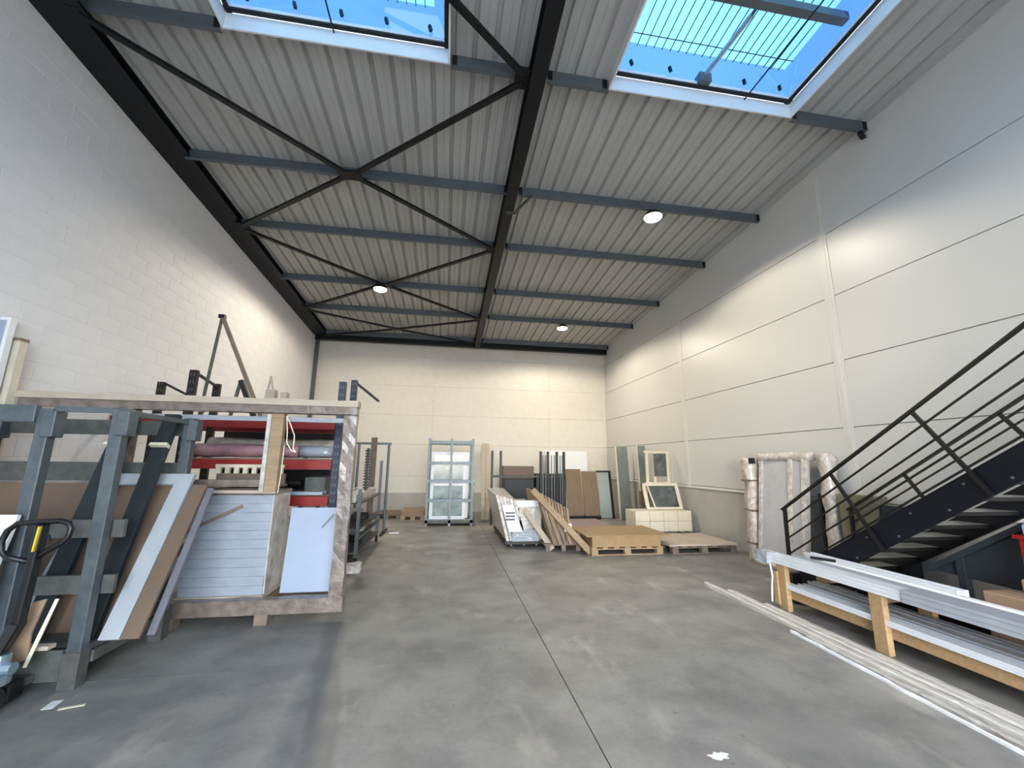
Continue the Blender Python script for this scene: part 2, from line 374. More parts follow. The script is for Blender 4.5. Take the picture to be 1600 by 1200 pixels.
roofslab(XL - .3, XR + .3, YF - .3, RY0); roofslab(XL - .3, XR + .3, RY1, SY0); roofslab(XL - .3, SK[0][0], RY0, RY1); roofslab(SK[0][1], SK[1][0], RY0, RY1); roofslab(SK[1][1], XR + .3, RY0, RY1); roofslab(XL - .3, XR + .3, SY1, YB + .3)
roofslab(XL - .3, SK[0][0], SY0, SY1); roofslab(SK[0][1], SK[1][0], SY0, SY1); roofslab(SK[1][1], XR + .3, SY0, SY1)

# skylights
for si, (x0, x1) in enumerate(SK):      # two unseen ones added behind the camera for more daylight, simpler
    wn = struct('window_%d' % (si + 3), ((x0 + x1) / 2, RY1, RZ(RY1)))
    for (p, q) in (((x0, RY0), (x1, RY0)), ((x0, RY1), (x1, RY1)), ((x0, RY0), (x0, RY1)), ((x1, RY0), (x1, RY1))):
        MB().bar((*p, RZ(p[1]) + .09), (*q, RZ(q[1]) + .09), .03, .24).build('curb', m_white, wn)
    MB().add([(x0, RY0, RZ(RY0) + .22), (x1, RY0, RZ(RY0) + .22), (x1, RY1, RZ(RY1) + .22), (x0, RY1, RZ(RY1) + .22)], [(0, 1, 2, 3)]).build('pane', g_rear, wn)
for si, (x0, x1) in enumerate(SK):
    wn = struct('window_%d' % (si + 1), ((x0 + x1) / 2, SY1, RZ(SY1)))
    zb_, zt = -.14, .055
    def z(y, d): return RZ(y) + d
    # white curb, four sides
    t = .02
    def wallq(xa, ya, xb_, yb_, nx, ny):
        MB().hexa([(xa, ya, z(ya, zb_)), (xb_, yb_, z(yb_, zb_)), (xb_ + nx * t, yb_ + ny * t, z(yb_, zb_)), (xa + nx * t, ya + ny * t, z(ya, zb_)),
                   (xa, ya, z(ya, zt)), (xb_, yb_, z(yb_, zt)), (xb_ + nx * t, yb_ + ny * t, z(yb_, zt)), (xa + nx * t, ya + ny * t, z(ya, zt))]).build('curb', m_white, wn)
    wallq(x0, SY1, x1, SY1, 0, -1); wallq(x0, SY0, x1, SY0, 0, 1)
    wallq(x0, SY0, x0, SY1, 1, 0); wallq(x1, SY0, x1, SY1, -1, 0)
    # dark seal line then frame rail
    for (p, q) in (((x0, SY1 - .05), (x1, SY1 - .05)), ((x0 + .05, SY0), (x0 + .05, SY1)), ((x1 - .05, SY0), (x1 - .05, SY1)), ((x0, SY0 + .05), (x1, SY0 + .05))):
        MB().bar((*p, z(p[1], zt + .012)), (*q, z(q[1], zt + .012)), .045, .02).build('seal', m_rubber, wn)
        MB().bar((*p, z(p[1], zt + .042)), (*q, z(q[1], zt + .042)), .06, .04).build('lid_frame', m_alu, wn)
    # polycarbonate lid: flat top with sloping sides
    i = .20; za = zt + .07; zc = zt + .32
    b4 = [(x0 + .03, SY0 + .03), (x1 - .03, SY0 + .03), (x1 - .03, SY1 - .03), (x0 + .03, SY1 - .03)]
    t4 = [(x0 + i, SY0 + i), (x1 - i, SY0 + i), (x1 - i, SY1 - i), (x0 + i, SY1 - i)]
    B = [(x, y, z(y, za)) for x, y in b4]; T = [(x, y, z(y, zc)) for x, y in t4]
    MB().add(T, [(0, 1, 2, 3)]).build('pane', g_sky, wn)
    for k in range(4): MB().add([B[k], B[(k + 1) % 4], T[(k + 1) % 4], T[k]], [(0, 1, 2, 3)]).build('side_pane', g_sky2, wn)
    # safety grid of thin rods
    gr = MB(); nx_ = 20
    for k in range(1, nx_):
        xx = x0 + i + (x1 - x0 - 2 * i) * k / nx_; gr.bar((xx, SY0 + .1, z(SY0, zc - .02)), (xx, SY1 - .2, z(SY1, zc - .02)), .008, .008)
    for k in range(1, 6):
        yy = SY0 + (SY1 - SY0) * k / 6 + .2; gr.bar((x0 + i, yy, z(yy, zc - .02)), (x1 - i, yy, z(yy, zc - .02)), .007, .007)
    gr.build('safety_grid', m_steel, wn)
    for k in range(5):
        xx = x0 + .25 + (x1 - x0 - .5) * k / 4; MB().bar((xx, SY1 - .13, z(SY1, za + .08)), (xx + .02, SY1 - .12, z(SY1, za + .02)), .035, .03).build('clip', m_blackp, wn)
    xr = x0 + (x1 - x0) * (.46 if si == 0 else .72)
    MB().cyl((xr + .02, SY1 - .03, z(SY1, .01)), (xr - .1 + .35 * si, SY0 + .4, z(SY0, .2)), .009, 8).build('pull_rod', m_steel, wn)
    if si == 1:
        MB().bar((x0 + .1, 3.14, z(3.14, .25)), (x1 - .08, 3.14, z(3.14, .25)), .09, .10).build('cross_bar', m_purlin, wn)
        MB().cyl((3.05, 3.95, z(4.0, .15)), (3.25, 3.30, z(3.2, .30)), .028, 10).build('actuator', m_chrome, wn)
        MB().cyl((3.25, 3.30, z(3.2, .30)), (3.30, 2.2, z(2.2, .40)), .018, 10).build('actuator_rod', m_purlin, wn)
        MB().box(2.98, 3.14, 3.90, 4.01, z(4, .07), z(4, .19)).build('actuator_bracket', m_purlin, wn)

# ------------------------------------------------------------------ roof steelwork
def ibeam(name, label, x, wdt, y0, y1, drop, top=.0):
    t = thing(name, label, 'roof beam', (x, (y0 + y1) / 2, RZ((y0 + y1) / 2) - drop))
    def fl_(dz0, dz1, hw, nm):
        MB().hexa([(x - hw, y0, RZ(y0) + dz0), (x + hw, y0, RZ(y0) + dz0), (x + hw, y1, RZ(y1) + dz0), (x - hw, y1, RZ(y1) + dz0),
                   (x - hw, y0, RZ(y0) + dz1), (x + hw, y0, RZ(y0) + dz1), (x + hw, y1, RZ(y1) + dz1), (x - hw, y1, RZ(y1) + dz1)]).build(nm, m_steel, t)
    fl_(-drop, -drop + .014, wdt / 2, 'flange'); fl_(-drop + .014, -.022, .006, 'web'); fl_(-.022, -.006, wdt / 2, 'flange')
    return t
lb = ibeam('roof_beam', 'dark steel roof beam running along the top of the white block wall', XL + .215, .42, -4.9, 13.5, .135)
mb_ = ibeam('roof_beam', 'dark steel roof beam running down the middle of the ceiling', .89, .18, -4.9, 13.5, .30)
t = thing('eaves_beam', 'dark steel beam across the top of the far end wall', 'roof beam', (.6, 13.62, RZ(13.62) - .25))
MB().box(XL + .02, XR - .02, 13.55, 13.70, RZ(13.7) - .25, RZ(13.7) - .235).build('flange', m_steel, t)
MB().box(XL + .02, XR - .02, 13.615, 13.63, RZ(13.7) - .235, RZ(13.7) - .03).build('web', m_steel, t)
MB().box(XL + .02, XR - .02, 13.55, 13.70, RZ(13.7) - .03, RZ(13.7) - .012).build('flange', m_steel, t)
S(MB().box(XL + .02, XL + .10, 13.72, 13.86, 0, RZ(13.9) - .2).build('trim_4', m_purlin))

PY = [4.04, 6.05, 7.69, 9.73, 11.35, 13.35]
NM = ['first', 'second', 'third', 'fourth', 'fifth', 'sixth']
def purlin(y, x0, x1, label):
    t = thing('purlin', label, 'purlin', ((x0 + x1) / 2, y, RZ(y) - .15), 'grey purlins under the roof deck')
    zt = RZ(y) - .006; h = .145; c = .055
    prof = [(0, 0), (c, 0), (c, -.018), (c - .004, -.018), (c - .004, -.004), (.004, -.004), (.004, -h + .004), (c - .004, -h + .004), (c - .004, -h + .018), (c, -h + .018), (c, -h), (0, -h)]
    # C section opening away from the camera
    MB().prism(prof, (x0, y, zt), (x1, y, zt), (0, 1, 0), (0, 0, 1)).build('channel', m_purlin, t)
    for xx in (x0 + .03, x1 - .03): MB().box(xx - .03, xx + .03, y - .008, y - .0005, zt - h + .01, zt - .01).build('end_cleat', m_steel, t)
for a, b, lb_ in ((XL + .34, -2.60, 'left of the left skylight'), (-.12, .84, 'left skylight to middle beam'), (1.03, 1.79, 'middle beam to right skylight'), (4.40, XR - .06, 'right skylight to right wall')):
    purlin(PY[0], a, b, 'short grey purlin at the skylight edge, ' + lb_)
for i, y in enumerate(PY):
    if i == 0: continue
    where = ['touching the skylights', 'just above the wall lamp on the right', 'third from the skylights', 'above the left lamp', 'second from the far wall', 'nearest the far wall'][i]
    purlin(y, XL + .34, .84, f'grey steel roof purlin left of the middle beam, {where}' if i != 1 else 'grey steel roof purlin left of the middle beam, through the large brace crossing')
    purlin(y, 1.03, XR - .06, f'grey steel roof purlin right of the middle beam, {where}' if i != 1 else 'grey steel roof purlin right of the middle beam, holding the right lamp')
for y in (2.1, ):
    for a, b in ((XL + .34, SK[0][0] - .01), (SK[0][1] + .01, .84), (1.03, SK[1][0] - .01), (SK[1][1] + .01, XR - .22)):
        purlin(y, a, b, 'short grey purlin overhead, ' + ('left of the left skylight' if a < -3 else 'between left skylight and middle beam' if a < .5 else 'between middle beam and right skylight' if a < 2 else 'between right skylight and right wall'))
for y in (4.04, ):
    t = MB().bar((XR - .16, y + .02, RZ(y) - .18), (XR - .02, y + .09, RZ(y) - .17), .06, .05).build('purlin_bracket', m_steel); tag(t, 'small dark bracket on the right wall at the end of the first purlin', 'bracket')
t = MB().bar((1.02, 6.32, RZ(6.3) - .29), (1.26, 6.02, RZ(6.0) - .16), .03, .03).bar((.86, 6.32, RZ(6.3) - .31), (1.03, 6.32, RZ(6.3) - .31), .05, .02).build('fly_brace', m_galvd)
tag(t, 'small grey fly brace between the middle beam and the second purlin', 'brace')

def xbrace(ya, yc, yb, label):
    xl, xr, xc = XL + .44, .72, -1.66
    t = thing('cross_brace', label, 'brace', (xc, yc, RZ(yc) - .2), 'cross braces under the left half of the roof')
    for (x, y) in ((xl, ya), (xr, ya), (xl, yb), (xr, yb)):
        if y < -4: continue
        MB().bar((x, y, RZ(y) - .175), (xc + (.1 if x > xc else -.1), yc + (.06 if y > yc else -.06), RZ(yc) - .175), .07, .045).build('brace_bar', m_steel, t)
        MB().box(x - .09, x + .09, y - .08, y + .08, RZ(y) - .185, RZ(y) - .158).build('end_plate', m_steel, t)
    MB().box(xc - .17, xc + .17, yc - .1, yc + .1, RZ(yc) - .20, RZ(yc) - .16).build('gusset_plate', m_steel, t)
xbrace(4.10, 6.0, 7.66, 'dark steel X-brace in front, between first and third purlins')
xbrace(7.78, 9.62, 11.3, 'dark steel X-brace crossing at the left lamp')
xbrace(11.45, 12.5, 13.4, 'dark steel X-brace nearest the far end wall')
xbrace(.35, 2.2, 4.0, 'dark steel X-brace overhead beside the left skylight')

# ------------------------------------------------------------------ lamps
def lamp(x, y, zdrop, label, cone=154, blend=.22, power=.8, nm='high_bay_lamp'):
    z = RZ(y) - zdrop
    t = thing(nm, label, 'lamp', (x, y, z), 'high-bay ceiling lamps')
    MB().cyl((x, y, z + .02), (x, y, z + .10), .17, 20, .12).build('housing', m_blackp, t, smooth=False)
    MB().cyl((x, y, z + .10), (x, y, z + .15), .05, 12).build('driver', m_blackp, t)
    MB().cyl((x, y, z + .15), (x, y, RZ(y) - .002), .008, 8).build('hanger', m_galvd, t)
    e = bpy.data.materials.get('lamp_glow')
    if not e:
        e = bpy.data.materials.new('lamp_glow'); e.use_nodes = True; nn = e.node_tree.nodes; b = nn['Principled BSDF']
        b.inputs['Emission Color'].default_value = (1, .86, .62, 1); b.inputs['Emission Strength'].default_value = 16; b.inputs['Base Color'].default_value = (1, 1, 1, 1)
    # domed diffuser
    vs = []; fs = []; nseg = 18; rings = 4
    for k in range(rings + 1):
        a = k / rings * math.pi / 2
        for s_ in range(nseg): vs.append((x + .155 * math.cos(a) * math.cos(2 * math.pi * s_ / nseg), y + .155 * math.cos(a) * math.sin(2 * math.pi * s_ / nseg), z + .02 - .05 * math.sin(a)))
    for k in range(rings):
        for s_ in range(nseg): fs.append((k * nseg + s_, k * nseg + (s_ + 1) % nseg, (k + 1) * nseg + (s_ + 1) % nseg, (k + 1) * nseg + s_))
    d = MB().add(vs, fs).build('diffuser', e, t, smooth=True); d.visible_shadow = True
    l = bpy.data.lights.new('lamp_light', 'SPOT'); l.energy = LAMP_W * power; l.color = LAMP_COL; l.spot_size = math.radians(cone); l.spot_blend = blend; l.shadow_soft_size = .15
    o = bpy.data.objects.new('lamp_light', l); o.location = (x, y, z - .06); COL.objects.link(o)
lamp(-1.73, 9.58, .34, 'glowing round ceiling lamp on the left, at the far brace crossing', 174, .25, 1.3)
lamp(3.46, 6.08, .30, 'glowing round ceiling lamp on the right, under the second purlin')
lamp(3.46, -.2, .30, 'unseen ceiling lamp added behind the camera on the right', power=.25)  # unseen lamp, added for more light around the camera
lamp(3.30, 11.36, .30, 'added ceiling lamp lighting the far end of the hall, under the fifth purlin', 168, .3, 1.1)  # added to brighten the far end, where no lamp is known

# ------------------------------------------------------------------ galvanised stillage, near left
st = thing('steel_stillage', 'grey galvanised steel stillage holding leaning boards, near left', 'rack', (-3.3, 4.05, 0))
def post(x, y, h=1.99, foot=True):
    MB().box(x - .045, x + .045, y - .04, y + .04, .0, h).build('post', m_galv, st, bevel=.006)
    if foot: MB().box(x - .055, x + .055, y - .05, y + .05, 0, .24).build('foot_plate', m_galvd, st, bevel=.004)
    MB().box(x + .0, x + .085, y - .055, y + .055, h - .22, h - .02).build('socket_bracket', m_galv, st, bevel=.006)
post(-2.56, 3.68); post(-2.50, 4.47); post(-3.06, 3.68, 1.97, False); post(-4.12, 3.68); post(-4.12, 4.47)
MB().box(-4.16, -3.10, 3.61, 3.66, 1.86, 1.99).build('top_rail', m_galv, st, bevel=.004)
MB().box(-3.02, -2.60, 3.66, 3.70, 1.95, 1.99).build('top_rail', m_galv, st)
MB().box(-4.16, -2.55, 4.50, 4.54, 1.82, 1.96).build('rear_rail', m_galvd, st)
MB().box(-4.16, -2.55, 4.50, 4.54, 1.39, 1.56).build('rear_rail', m_galvd, st)
for z in (1.0, .60): MB().box(-4.16, -2.44, 3.735, 3.765, z, z + .13).build('front_rail', m_galvd, st)
MB().box(-2.53, -2.49, 3.74, 4.42, .14, .215).build('side_rail', m_galvd, st)
MB().box(-2.53, -2.49, 3.7, 4.45, 1.93, 1.97).build('side_rail', m_galv, st)
MB().box(-4.16, -2.52, 3.66, 4.50, .22, .26).build('deck', m_galvd, st)
MB().box(-4.16, -2.62, 3.64, 3.68, .06, .26).build('base_rail', m_galvd, st)
MB().box(-3.16, -3.12, 4.49, 4.53, .26, 1.9).build('rear_post', m_woodg, st)

# boards leaning inside it: bottom y 3.8 z .27 -> top y 4.4 z 1.5
def lean(name, label, cat, m, x0, x1, ya, za, yb, zb, t, grp=None, bev=.002):
    return tag(MB().slab(x0, x1, (ya, za), (yb, zb), t).build(name, m, bevel=bev), label, cat, grp)
G1 = 'boards leaning in the near stillage'
lean('brown_board', 'wide brown board leaning at the back of the near stillage', 'board', m_mdf, -4.0, -2.78, 3.98, .26, 4.44, 1.37, .02, G1)
lean('brown_board', 'tall brown board strip between the dark profiles and the white frame', 'board', m_mdf, -2.74, -2.46, 3.90, .26, 4.42, 1.39, .018, G1)
lean('dark_profile', 'long dark teal profile leaning, the right one of two', 'profile', m_teal, -2.69, -2.56, 3.80, .26, 4.38, 2.02, .05, 'dark profiles leaning in the stillage')
lean('dark_profile', 'long dark teal profile leaning, the left one behind the pallet truck handle', 'profile', m_teal, -3.06, -2.92, 3.80, .26, 4.38, 2.02, .05, 'dark profiles leaning in the stillage')
for dx in (-2.69, -3.06):
    t = MB().slab(dx - .004, dx + .138, (4.24, 1.72), (4.255, 1.745), .06).build('tie_strap', m_strap); tag(t, 'thin pale strap around the top of the ' + ('right' if dx > -3 else 'left') + ' dark profile', 'strap')
wf_ = thing('leaning_window', 'white window frame leaning at the right end of the near stillage', 'frame', (-2.6, 3.9, .26))
def ip(x0, x1, s0, s1, t, nm, m, par):   # in the leaning plane, s = 0 bottom .. 1 top
    a = Vector((3.76, .27)); b = Vector((4.40, 1.46)); p = a + (b - a) * s0; q = a + (b - a) * s1
    return MB().slab(x0, x1, tuple(p), tuple(q), t).build(nm, m, par, bevel=.003)
ip(-2.50, -2.36, 0, 1, .04, 'stile', m_fpaint, wf_); ip(-3.12, -2.98, 0, 1, .04, 'stile', m_fpaint, wf_)
ip(-2.98, -2.50, .92, 1, .04, 'rail', m_fpaint, wf_)
lean('brown_board', 'narrow brown board just right of the white frame', 'board', m_mdf, -2.355, -2.23, 3.76, .27, 4.38, 1.36, .03, G1)
lean('film_strip', 'pale plastic-wrapped strip at the right edge of the leaning boards', 'board', mat('lilac_film', (108, 107, 114), .3, bump=.3), -2.225, -2.17, 3.84, .262, 4.38, 1.33, .02)
lean('white_board', 'white board leaning at the left edge behind the pallet truck handle', 'board', m_white, -3.6, -3.03, 3.32, .0, 3.58, 1.19, .03)
t = tag(MB().box(-3.5, -2.64, 3.54, 3.60, .30, .325).build('pale_batten', m_cardl), 'thin pale batten lying across the base of the stillage', 'batten')
cb = thing('folded_cardboard', 'torn upright piece of brown cardboard behind the pallet truck', 'cardboard', (-2.72, 3.5, .22))
MB().prism([(0, 0), (.10, .05), (.09, .20), (.14, .42), (.06, .40), (.02, .22), (-.04, .1)], (-2.82, 3.50, .22), (-2.82, 3.512, .22), (1, 0, 0), (0, 0, 1)).build('flap', m_card, cb)
MB().prism([(0, 0), (.02, 0), (.075, .20), (.13, .42), (.11, .42), (.05, .20)], (-2.73, 3.49, .22), (-2.73, 3.497, .22), (1, 0, 0), (0, 0, 1)).build('torn_edge', m_strap, cb)
# tall things at the far left edge
tp = thing('glass_sheet', 'tall white-edged pane with blue glass at the far left edge', 'panel', (-4.2, 4.35, 0))
MB().box(-4.38, -4.32, 4.56, 4.60, 0.0, 2.92).build('pane', m_sheet, tp); MB().box(-4.32, -4.29, 4.55, 4.61, 0, 2.95).build('edge_frame', m_white, tp); MB().box(-4.38, -4.32, 4.55, 4.61, 2.92, 2.95).build('edge_frame', m_white, tp)
pp = thing('beige_post', 'beige square post with a brown cap at the far left', 'post', (-4.1, 4.72, 0))
MB().box(-4.34, -4.25, 4.64, 4.72, 0, 2.74).build('shaft', m_block2, pp); MB().box(-4.345, -4.245, 4.635, 4.725, 2.74, 2.77).build('cap', m_woodg, pp)

# ------------------------------------------------------------------ pallet truck, far left foreground
pj = thing('pallet_truck', 'black-handled hand pallet truck at the left edge with yellow sticker', 'pallet truck', (-2.75, 3.3, 0))
pts = []
hx, hy, hz = -2.72, 3.36, 1.04
for (u, v) in [(-.02, -.13), (-.15, -.10), (-.19, -.06), (-.20, 0), (-.18, .07), (-.13, .115), (0, .125), (.12, .13), (.17, .115), (.19, .08), (.185, .03), (.16, -.01), (.05, -.08), (.0, -.13)]:
    pts.append((hx + u, hy + .02, hz + v))
MB().tube(pts, .018, 8).build('handle_loop', m_blackp, pj, smooth=True)
MB().bar((-2.70, 3.38, 1.15), (-2.72, 3.38, .52), .07, .045).build('tiller', m_blackp, pj, bevel=.008)
MB().bar((-2.685, 3.355, 1.14), (-2.695, 3.355, .98), .045, .01).build('sticker', m_yellow, pj)
MB().tube([(-2.67, 3.36, 1.10), (-2.63, 3.35, 1.08), (-2.61, 3.34, 1.05)], .007, 6).build('release_lever', m_blackp, pj)
MB().bar((-2.72, 3.38, .54), (-2.80, 3.36, .30), .09, .06).build('tiller_fork', m_blackp, pj, bevel=.008)
MB().cyl((-2.76, 3.36, .20), (-2.76, 3.36, .36), .05, 16).build('pump_cylinder', m_chrome, pj, smooth=False)
MB().cyl((-2.86, 3.34, .28), (-2.66, 3.34, .28), .035, 14).build('pump_body', m_chrome, pj)
MB().cyl((-2.78, 3.32, .195), (-2.78, 3.32, .25), .11, 20).build('turntable', m_chrome, pj)
for dx in (-.18, .0):
    o = MB().cyl((-2.79 + dx, 3.30, .09), (-2.71 + dx, 3.30, .09), .09, 24).build('steer_wheel', m_rubber, pj)
    MB().cyl((-2.795 + dx, 3.30, .09), (-2.705 + dx, 3.30, .09), .045, 16).build('hub', m_galv, o)
MB().box(-3.20, -2.74, 3.44, 3.55, .03, .14).build('fork_crosshead', m_blackp, pj, bevel=.01)
for x in (-3.12, -2.90): MB().box(x, x + .14, 3.55, 3.63, .07, .12).build('fork', m_galvd, pj)

t = tag(MB().box(-2.52, -2.46, 3.41, 3.51, 0.0005, .003).build('paper_scrap', m_white), 'small white square of paper on the floor by the stillage foot', 'paper')
t.rotation_euler.z = .15
t = tag(MB().box(-2.41, -2.28, 3.405, 3.43, 0.0005, .003).build('paper_strip', m_strap), 'small pale strip of paper lying on the floor right of the paper square', 'paper'); t.rotation_euler.z = .3
pm = MB(); K = 14
ring = [(1.575 + (.045 + .012 * math.sin(k * 2.3)) * math.cos(2 * math.pi * k / K) * 1.3, 2.41 + (.028 + .008 * math.cos(k * 3.1)) * math.sin(2 * math.pi * k / K)) for k in range(K)]
pm.add([(x, y, .0006) for x, y in ring] + [(x, y, .0018) for x, y in ring], [list(range(K))[::-1], list(range(K, 2 * K))] + [[k, (k + 1) % K, K + (k + 1) % K, K + k] for k in range(K)])
tag(pm.build('paint_spot', m_white), 'small white paint splash on the floor at the bottom right', 'stain')

# ------------------------------------------------------------------ tall crate frame wrapped in film
cf = thing('crate_frame', 'large timber crate frame wrapped in film, standing left of the aisle', 'crate frame', (-2.0, 4.8, 0))
MB().lumpy(-2.66, -.98, 4.68, 4.80, .10, .235, .008, .06, 1).build('bottom_beam', m_wrapwood, cf)
MB().lumpy(-1.12, -.99, 4.68, 4.80, .235, 2.20, .010, .06, 2).build('side_post', m_wrapwood, cf)
MB().lumpy(-4.15, -.97, 4.60, 4.73, 2.17, 2.235, .010, .08, 3).build('top_beam', m_cardl, cf)
MB().lumpy(-4.13, -.98, 4.62, 4.76, 2.09, 2.17, .012, .08, 4).build('top_beam', m_wrapwood, cf)
MB().box(-3.2, -1.14, 4.78, 4.83, 2.01, 2.06).build('film_covered_rail', m_film, cf)
MB().box(-1.86, -1.74, 4.70, 4.78, 1.27, 2.12).build('middle_post', m_wood, cf, bevel=.004)
MB().box(-1.90, -1.86, 4.69, 4.77, 1.27, 2.08).build('middle_post', m_filmg, cf)
MB().box(-3.20, -1.86, 4.71, 4.79, 1.32, 1.39).build('cross_rail', m_wrapwood, cf)
MB().box(-3.20, -1.74, 4.71, 4.79, 1.255, 1.285).build('cross_rail', m_cardl, cf)
MB().box(-3.25, -3.15, 4.68, 4.78, .10, 2.12).build('side_post', m_wrapwood, cf)
MB().box(-2.72, -2.62, 4.68, 4.80, .10, 1.28).build('middle_post', m_wrapwood, cf)
for x in (-2.62, ): MB().box(x, x + .12, 4.66, 4.80, 0, .10).build('foot_block', m_woodg, cf, bevel=.004)
MB().box(-1.80, -1.68, 4.70, 4.82, 0, .10).build('foot_block', m_woodg, cf)
MB().box(-2.66, -2.54, 4.80, 5.45, .10, .19).build('side_bearer', m_woodg, cf)
MB().box(-1.86, -1.74, 4.80, 5.45, .10, .19).build('side_bearer', m_woodg, cf)
MB().box(-2.58, -1.3, 5.25, 5.35, .0, .19).build('rear_bearer', m_woodg, cf)
# wrapped panels inside
wp = thing('wrapped_panel_stack', 'stack of white panels wrapped in shiny film inside the crate frame', 'panel stack', (-2.2, 5.05, .2))
st_mb = MB()
nslab = 11
for k in range(nslab):
    z0 = .245 + k * (.985 / nslab)
    MB().box(-2.585, -1.80, 4.82, 5.30, z0 + .0005, z0 + .985 / nslab - .0008).build('panel', m_film, wp, bevel=.003)
MB().lumpy(-1.80, -1.785, 4.83, 5.29, .25, 1.25, .006, .07, 6).build('end_board', m_filmg, wp)
MB().lumpy(-2.60, -1.78, 4.81, 5.31, 1.23, 1.27, .010, .07, 7).build('top_board', m_wrapwood, wp)
MB().box(-2.60, -1.79, 4.80, 5.3, .20, .245).build('base_board', m_cardl, wp)
MB().bar((-2.60, 4.80, .86), (-2.08, 4.80, 1.12), .012, .035, (0, 0, 1)).build('diagonal_batten', m_woodg, wp)
sh = tag(MB().slab(-1.66, -1.14, (4.90, .235), (5.0, 1.08), .02).build('pale_sheet', m_sheet), 'pale blue-white flat sheet standing at the right end of the crate frame', 'sheet')
t = tag(MB().bar((-1.30, 4.885, .88), (-1.19, 4.90, 1.02), .012, .004, (0, 1, 0)).build('tape_strip', m_woodg), 'short thin strip of tape on the pale sheet', 'tape')
strap = MB().tube([(-1.71, 4.69, 2.06), (-1.66, 4.67, 1.98), (-1.60, 4.66, 1.85), (-1.60, 4.66, 1.72), (-1.57, 4.66, 1.68)], .006, 6)
strap.tube([(-1.71, 4.69, 2.06), (-1.68, 4.67, 1.9), (-1.67, 4.66, 1.78), (-1.62, 4.66, 1.70), (-1.57, 4.66, 1.68)], .006, 6)
strap.tube([(-1.70, 4.69, 1.75), (-1.70, 4.68, 1.4), (-1.71, 4.68, 1.26)], .005, 6)
tag(strap.build('packing_strap', m_strap), 'cream packing strap hanging in a loop from the crate frame', 'strap')

# ------------------------------------------------------------------ pallet racking behind the crate
pr = thing('pallet_racking', 'blue and red pallet racking behind the wrapped crate frame', 'racking', (-2.6, 6.1, 0))
def upright(x, y, h, m):
    u = MB().box(x - .045, x + .045, y - .03, y + .03, 0, h).build('upright', m, pr)
    hm = MB()
    for k in range(int(h / .1)):
        for dx in (-.022, .012): hm.box(x + dx, x + dx + .012, y - .0325, y - .029, .06 + k * .1, .10 + k * .1)
    hm.build('slots', m_galv if m is m_blue else m_galvd, u)
upright(-1.44, 5.80, 2.66, m_blue); upright(-1.47, 6.6, 2.84, m_blue)
upright(-3.30, 5.80, 2.74, m_blackp); upright(-3.42, 6.6, 2.70, m_blackp); upright(-4.16, 6.6, 2.70, m_blackp)  # black instead of blue: the shade on the left frames is in the colour
def brace(p, q, m): MB().bar(p, q, .03, .03).build('frame_brace', m, pr)
brace((-3.30, 5.85, 2.71), (-3.42, 6.58, 2.66), m_blackp); brace((-4.12, 6.6, 2.68), (-3.46, 6.62, 2.35), m_blackp)
for k in range(4): brace((-1.44, 5.83, .2 + k * .6), (-1.47, 6.58, .65 + k * .6), m_blue); brace((-3.3, 5.83, .2 + k * .6), (-3.42, 6.58, .65 + k * .6), m_blackp)
for z in (2.06, 1.54, 1.08):
    for y in (5.79, 6.6):
        MB().box(-4.15 if z > 2 else -3.25, -1.49, y - .025, y + .025, z - .06, z + .06).build('beam', m_red, pr, bevel=.004)
    MB().box(-3.25, -1.49, 5.79, 6.6, z + .06, z + .08).build('shelf_board', m_woodg, pr)
brace((-1.47, 6.62, 2.82), (-1.2, 7.3, 2.62), m_blue)

MB().box(-3.25, -1.5, 6.63, 6.66, 1.70, 2.0).build('shade_panel', m_blackp, pr)  # black sheets standing in for the shaded inside of the racking
MB().box(-3.25, -1.5, 6.63, 6.66, 1.16, 1.46).build('shade_panel', m_blackp, pr)
def roll(name, label, cat, x0, x1, y, z, r, m, seed, grp=None):
    mb = MB(); n = 16; K = max(4, int((x1 - x0) / .09)); vs = []; fs = []
    for k in range(K + 1):
        x = x0 + (x1 - x0) * k / K
        for s_ in range(n):
            a = 2 * math.pi * s_ / n; rr = r * (1 + .18 * noise.noise(Vector((x * 5 + seed, math.cos(a) * 1.5, math.sin(a) * 1.5))))
            vs.append((x, y + rr * 1.25 * math.cos(a), max(z + rr * math.sin(a), z - r)))
    for k in range(K):
        for s_ in range(n): fs.append((k * n + s_, k * n + (s_ + 1) % n, (k + 1) * n + (s_ + 1) % n, (k + 1) * n + s_))
    fs += [tuple(range(n))[::-1], tuple(range(K * n, (K + 1) * n))]
    return tag(mb.add(vs, fs).build(name, m, smooth=True), label, cat, grp)
GR = 'wrapped rolls on the racking'
roll('wrapped_roll', 'long pinkish film-wrapped roll on the middle rack shelf, front', 'roll', -3.2, -1.95, 5.92, 1.71, .085, m_pink, 1, GR)
roll('wrapped_roll', 'grey film-wrapped roll behind the pinkish one on the middle shelf', 'roll', -3.2, -1.6, 6.25, 1.76, .13, m_filmg, 3, GR)
roll('wrapped_roll', 'short white film-wrapped roll at the right of the middle shelf', 'roll', -1.92, -1.52, 5.93, 1.71, .08, m_film, 5, GR)
for k, (y, z) in enumerate(((5.82, 1.20), (5.93, 1.20), (5.87, 1.30))):
    tag(MB().cyl((-3.2, y, z), (-2.0 + .07 * k, y, z), .045, 14).build('black_tube', m_blackp), 'long black tube on the lower shelf, ' + ['front', 'rear', 'topmost'][k] + ' of three', 'tube', 'black tubes on the lower shelf')
sp = thing('slotted_profile', 'white slotted profile lying in front of the racking above the panel stack', 'profile', (-2.5, 5.5, 1.4))
MB().box(-2.75, -1.98, 5.52, 5.56, 1.50, 1.54).build('top_strip', m_strap, sp)
for k in range(8): MB().box(-2.74 + k * .1, -2.69 + k * .1, 5.52, 5.56, 1.43, 1.50).build('tooth', m_strap, sp)
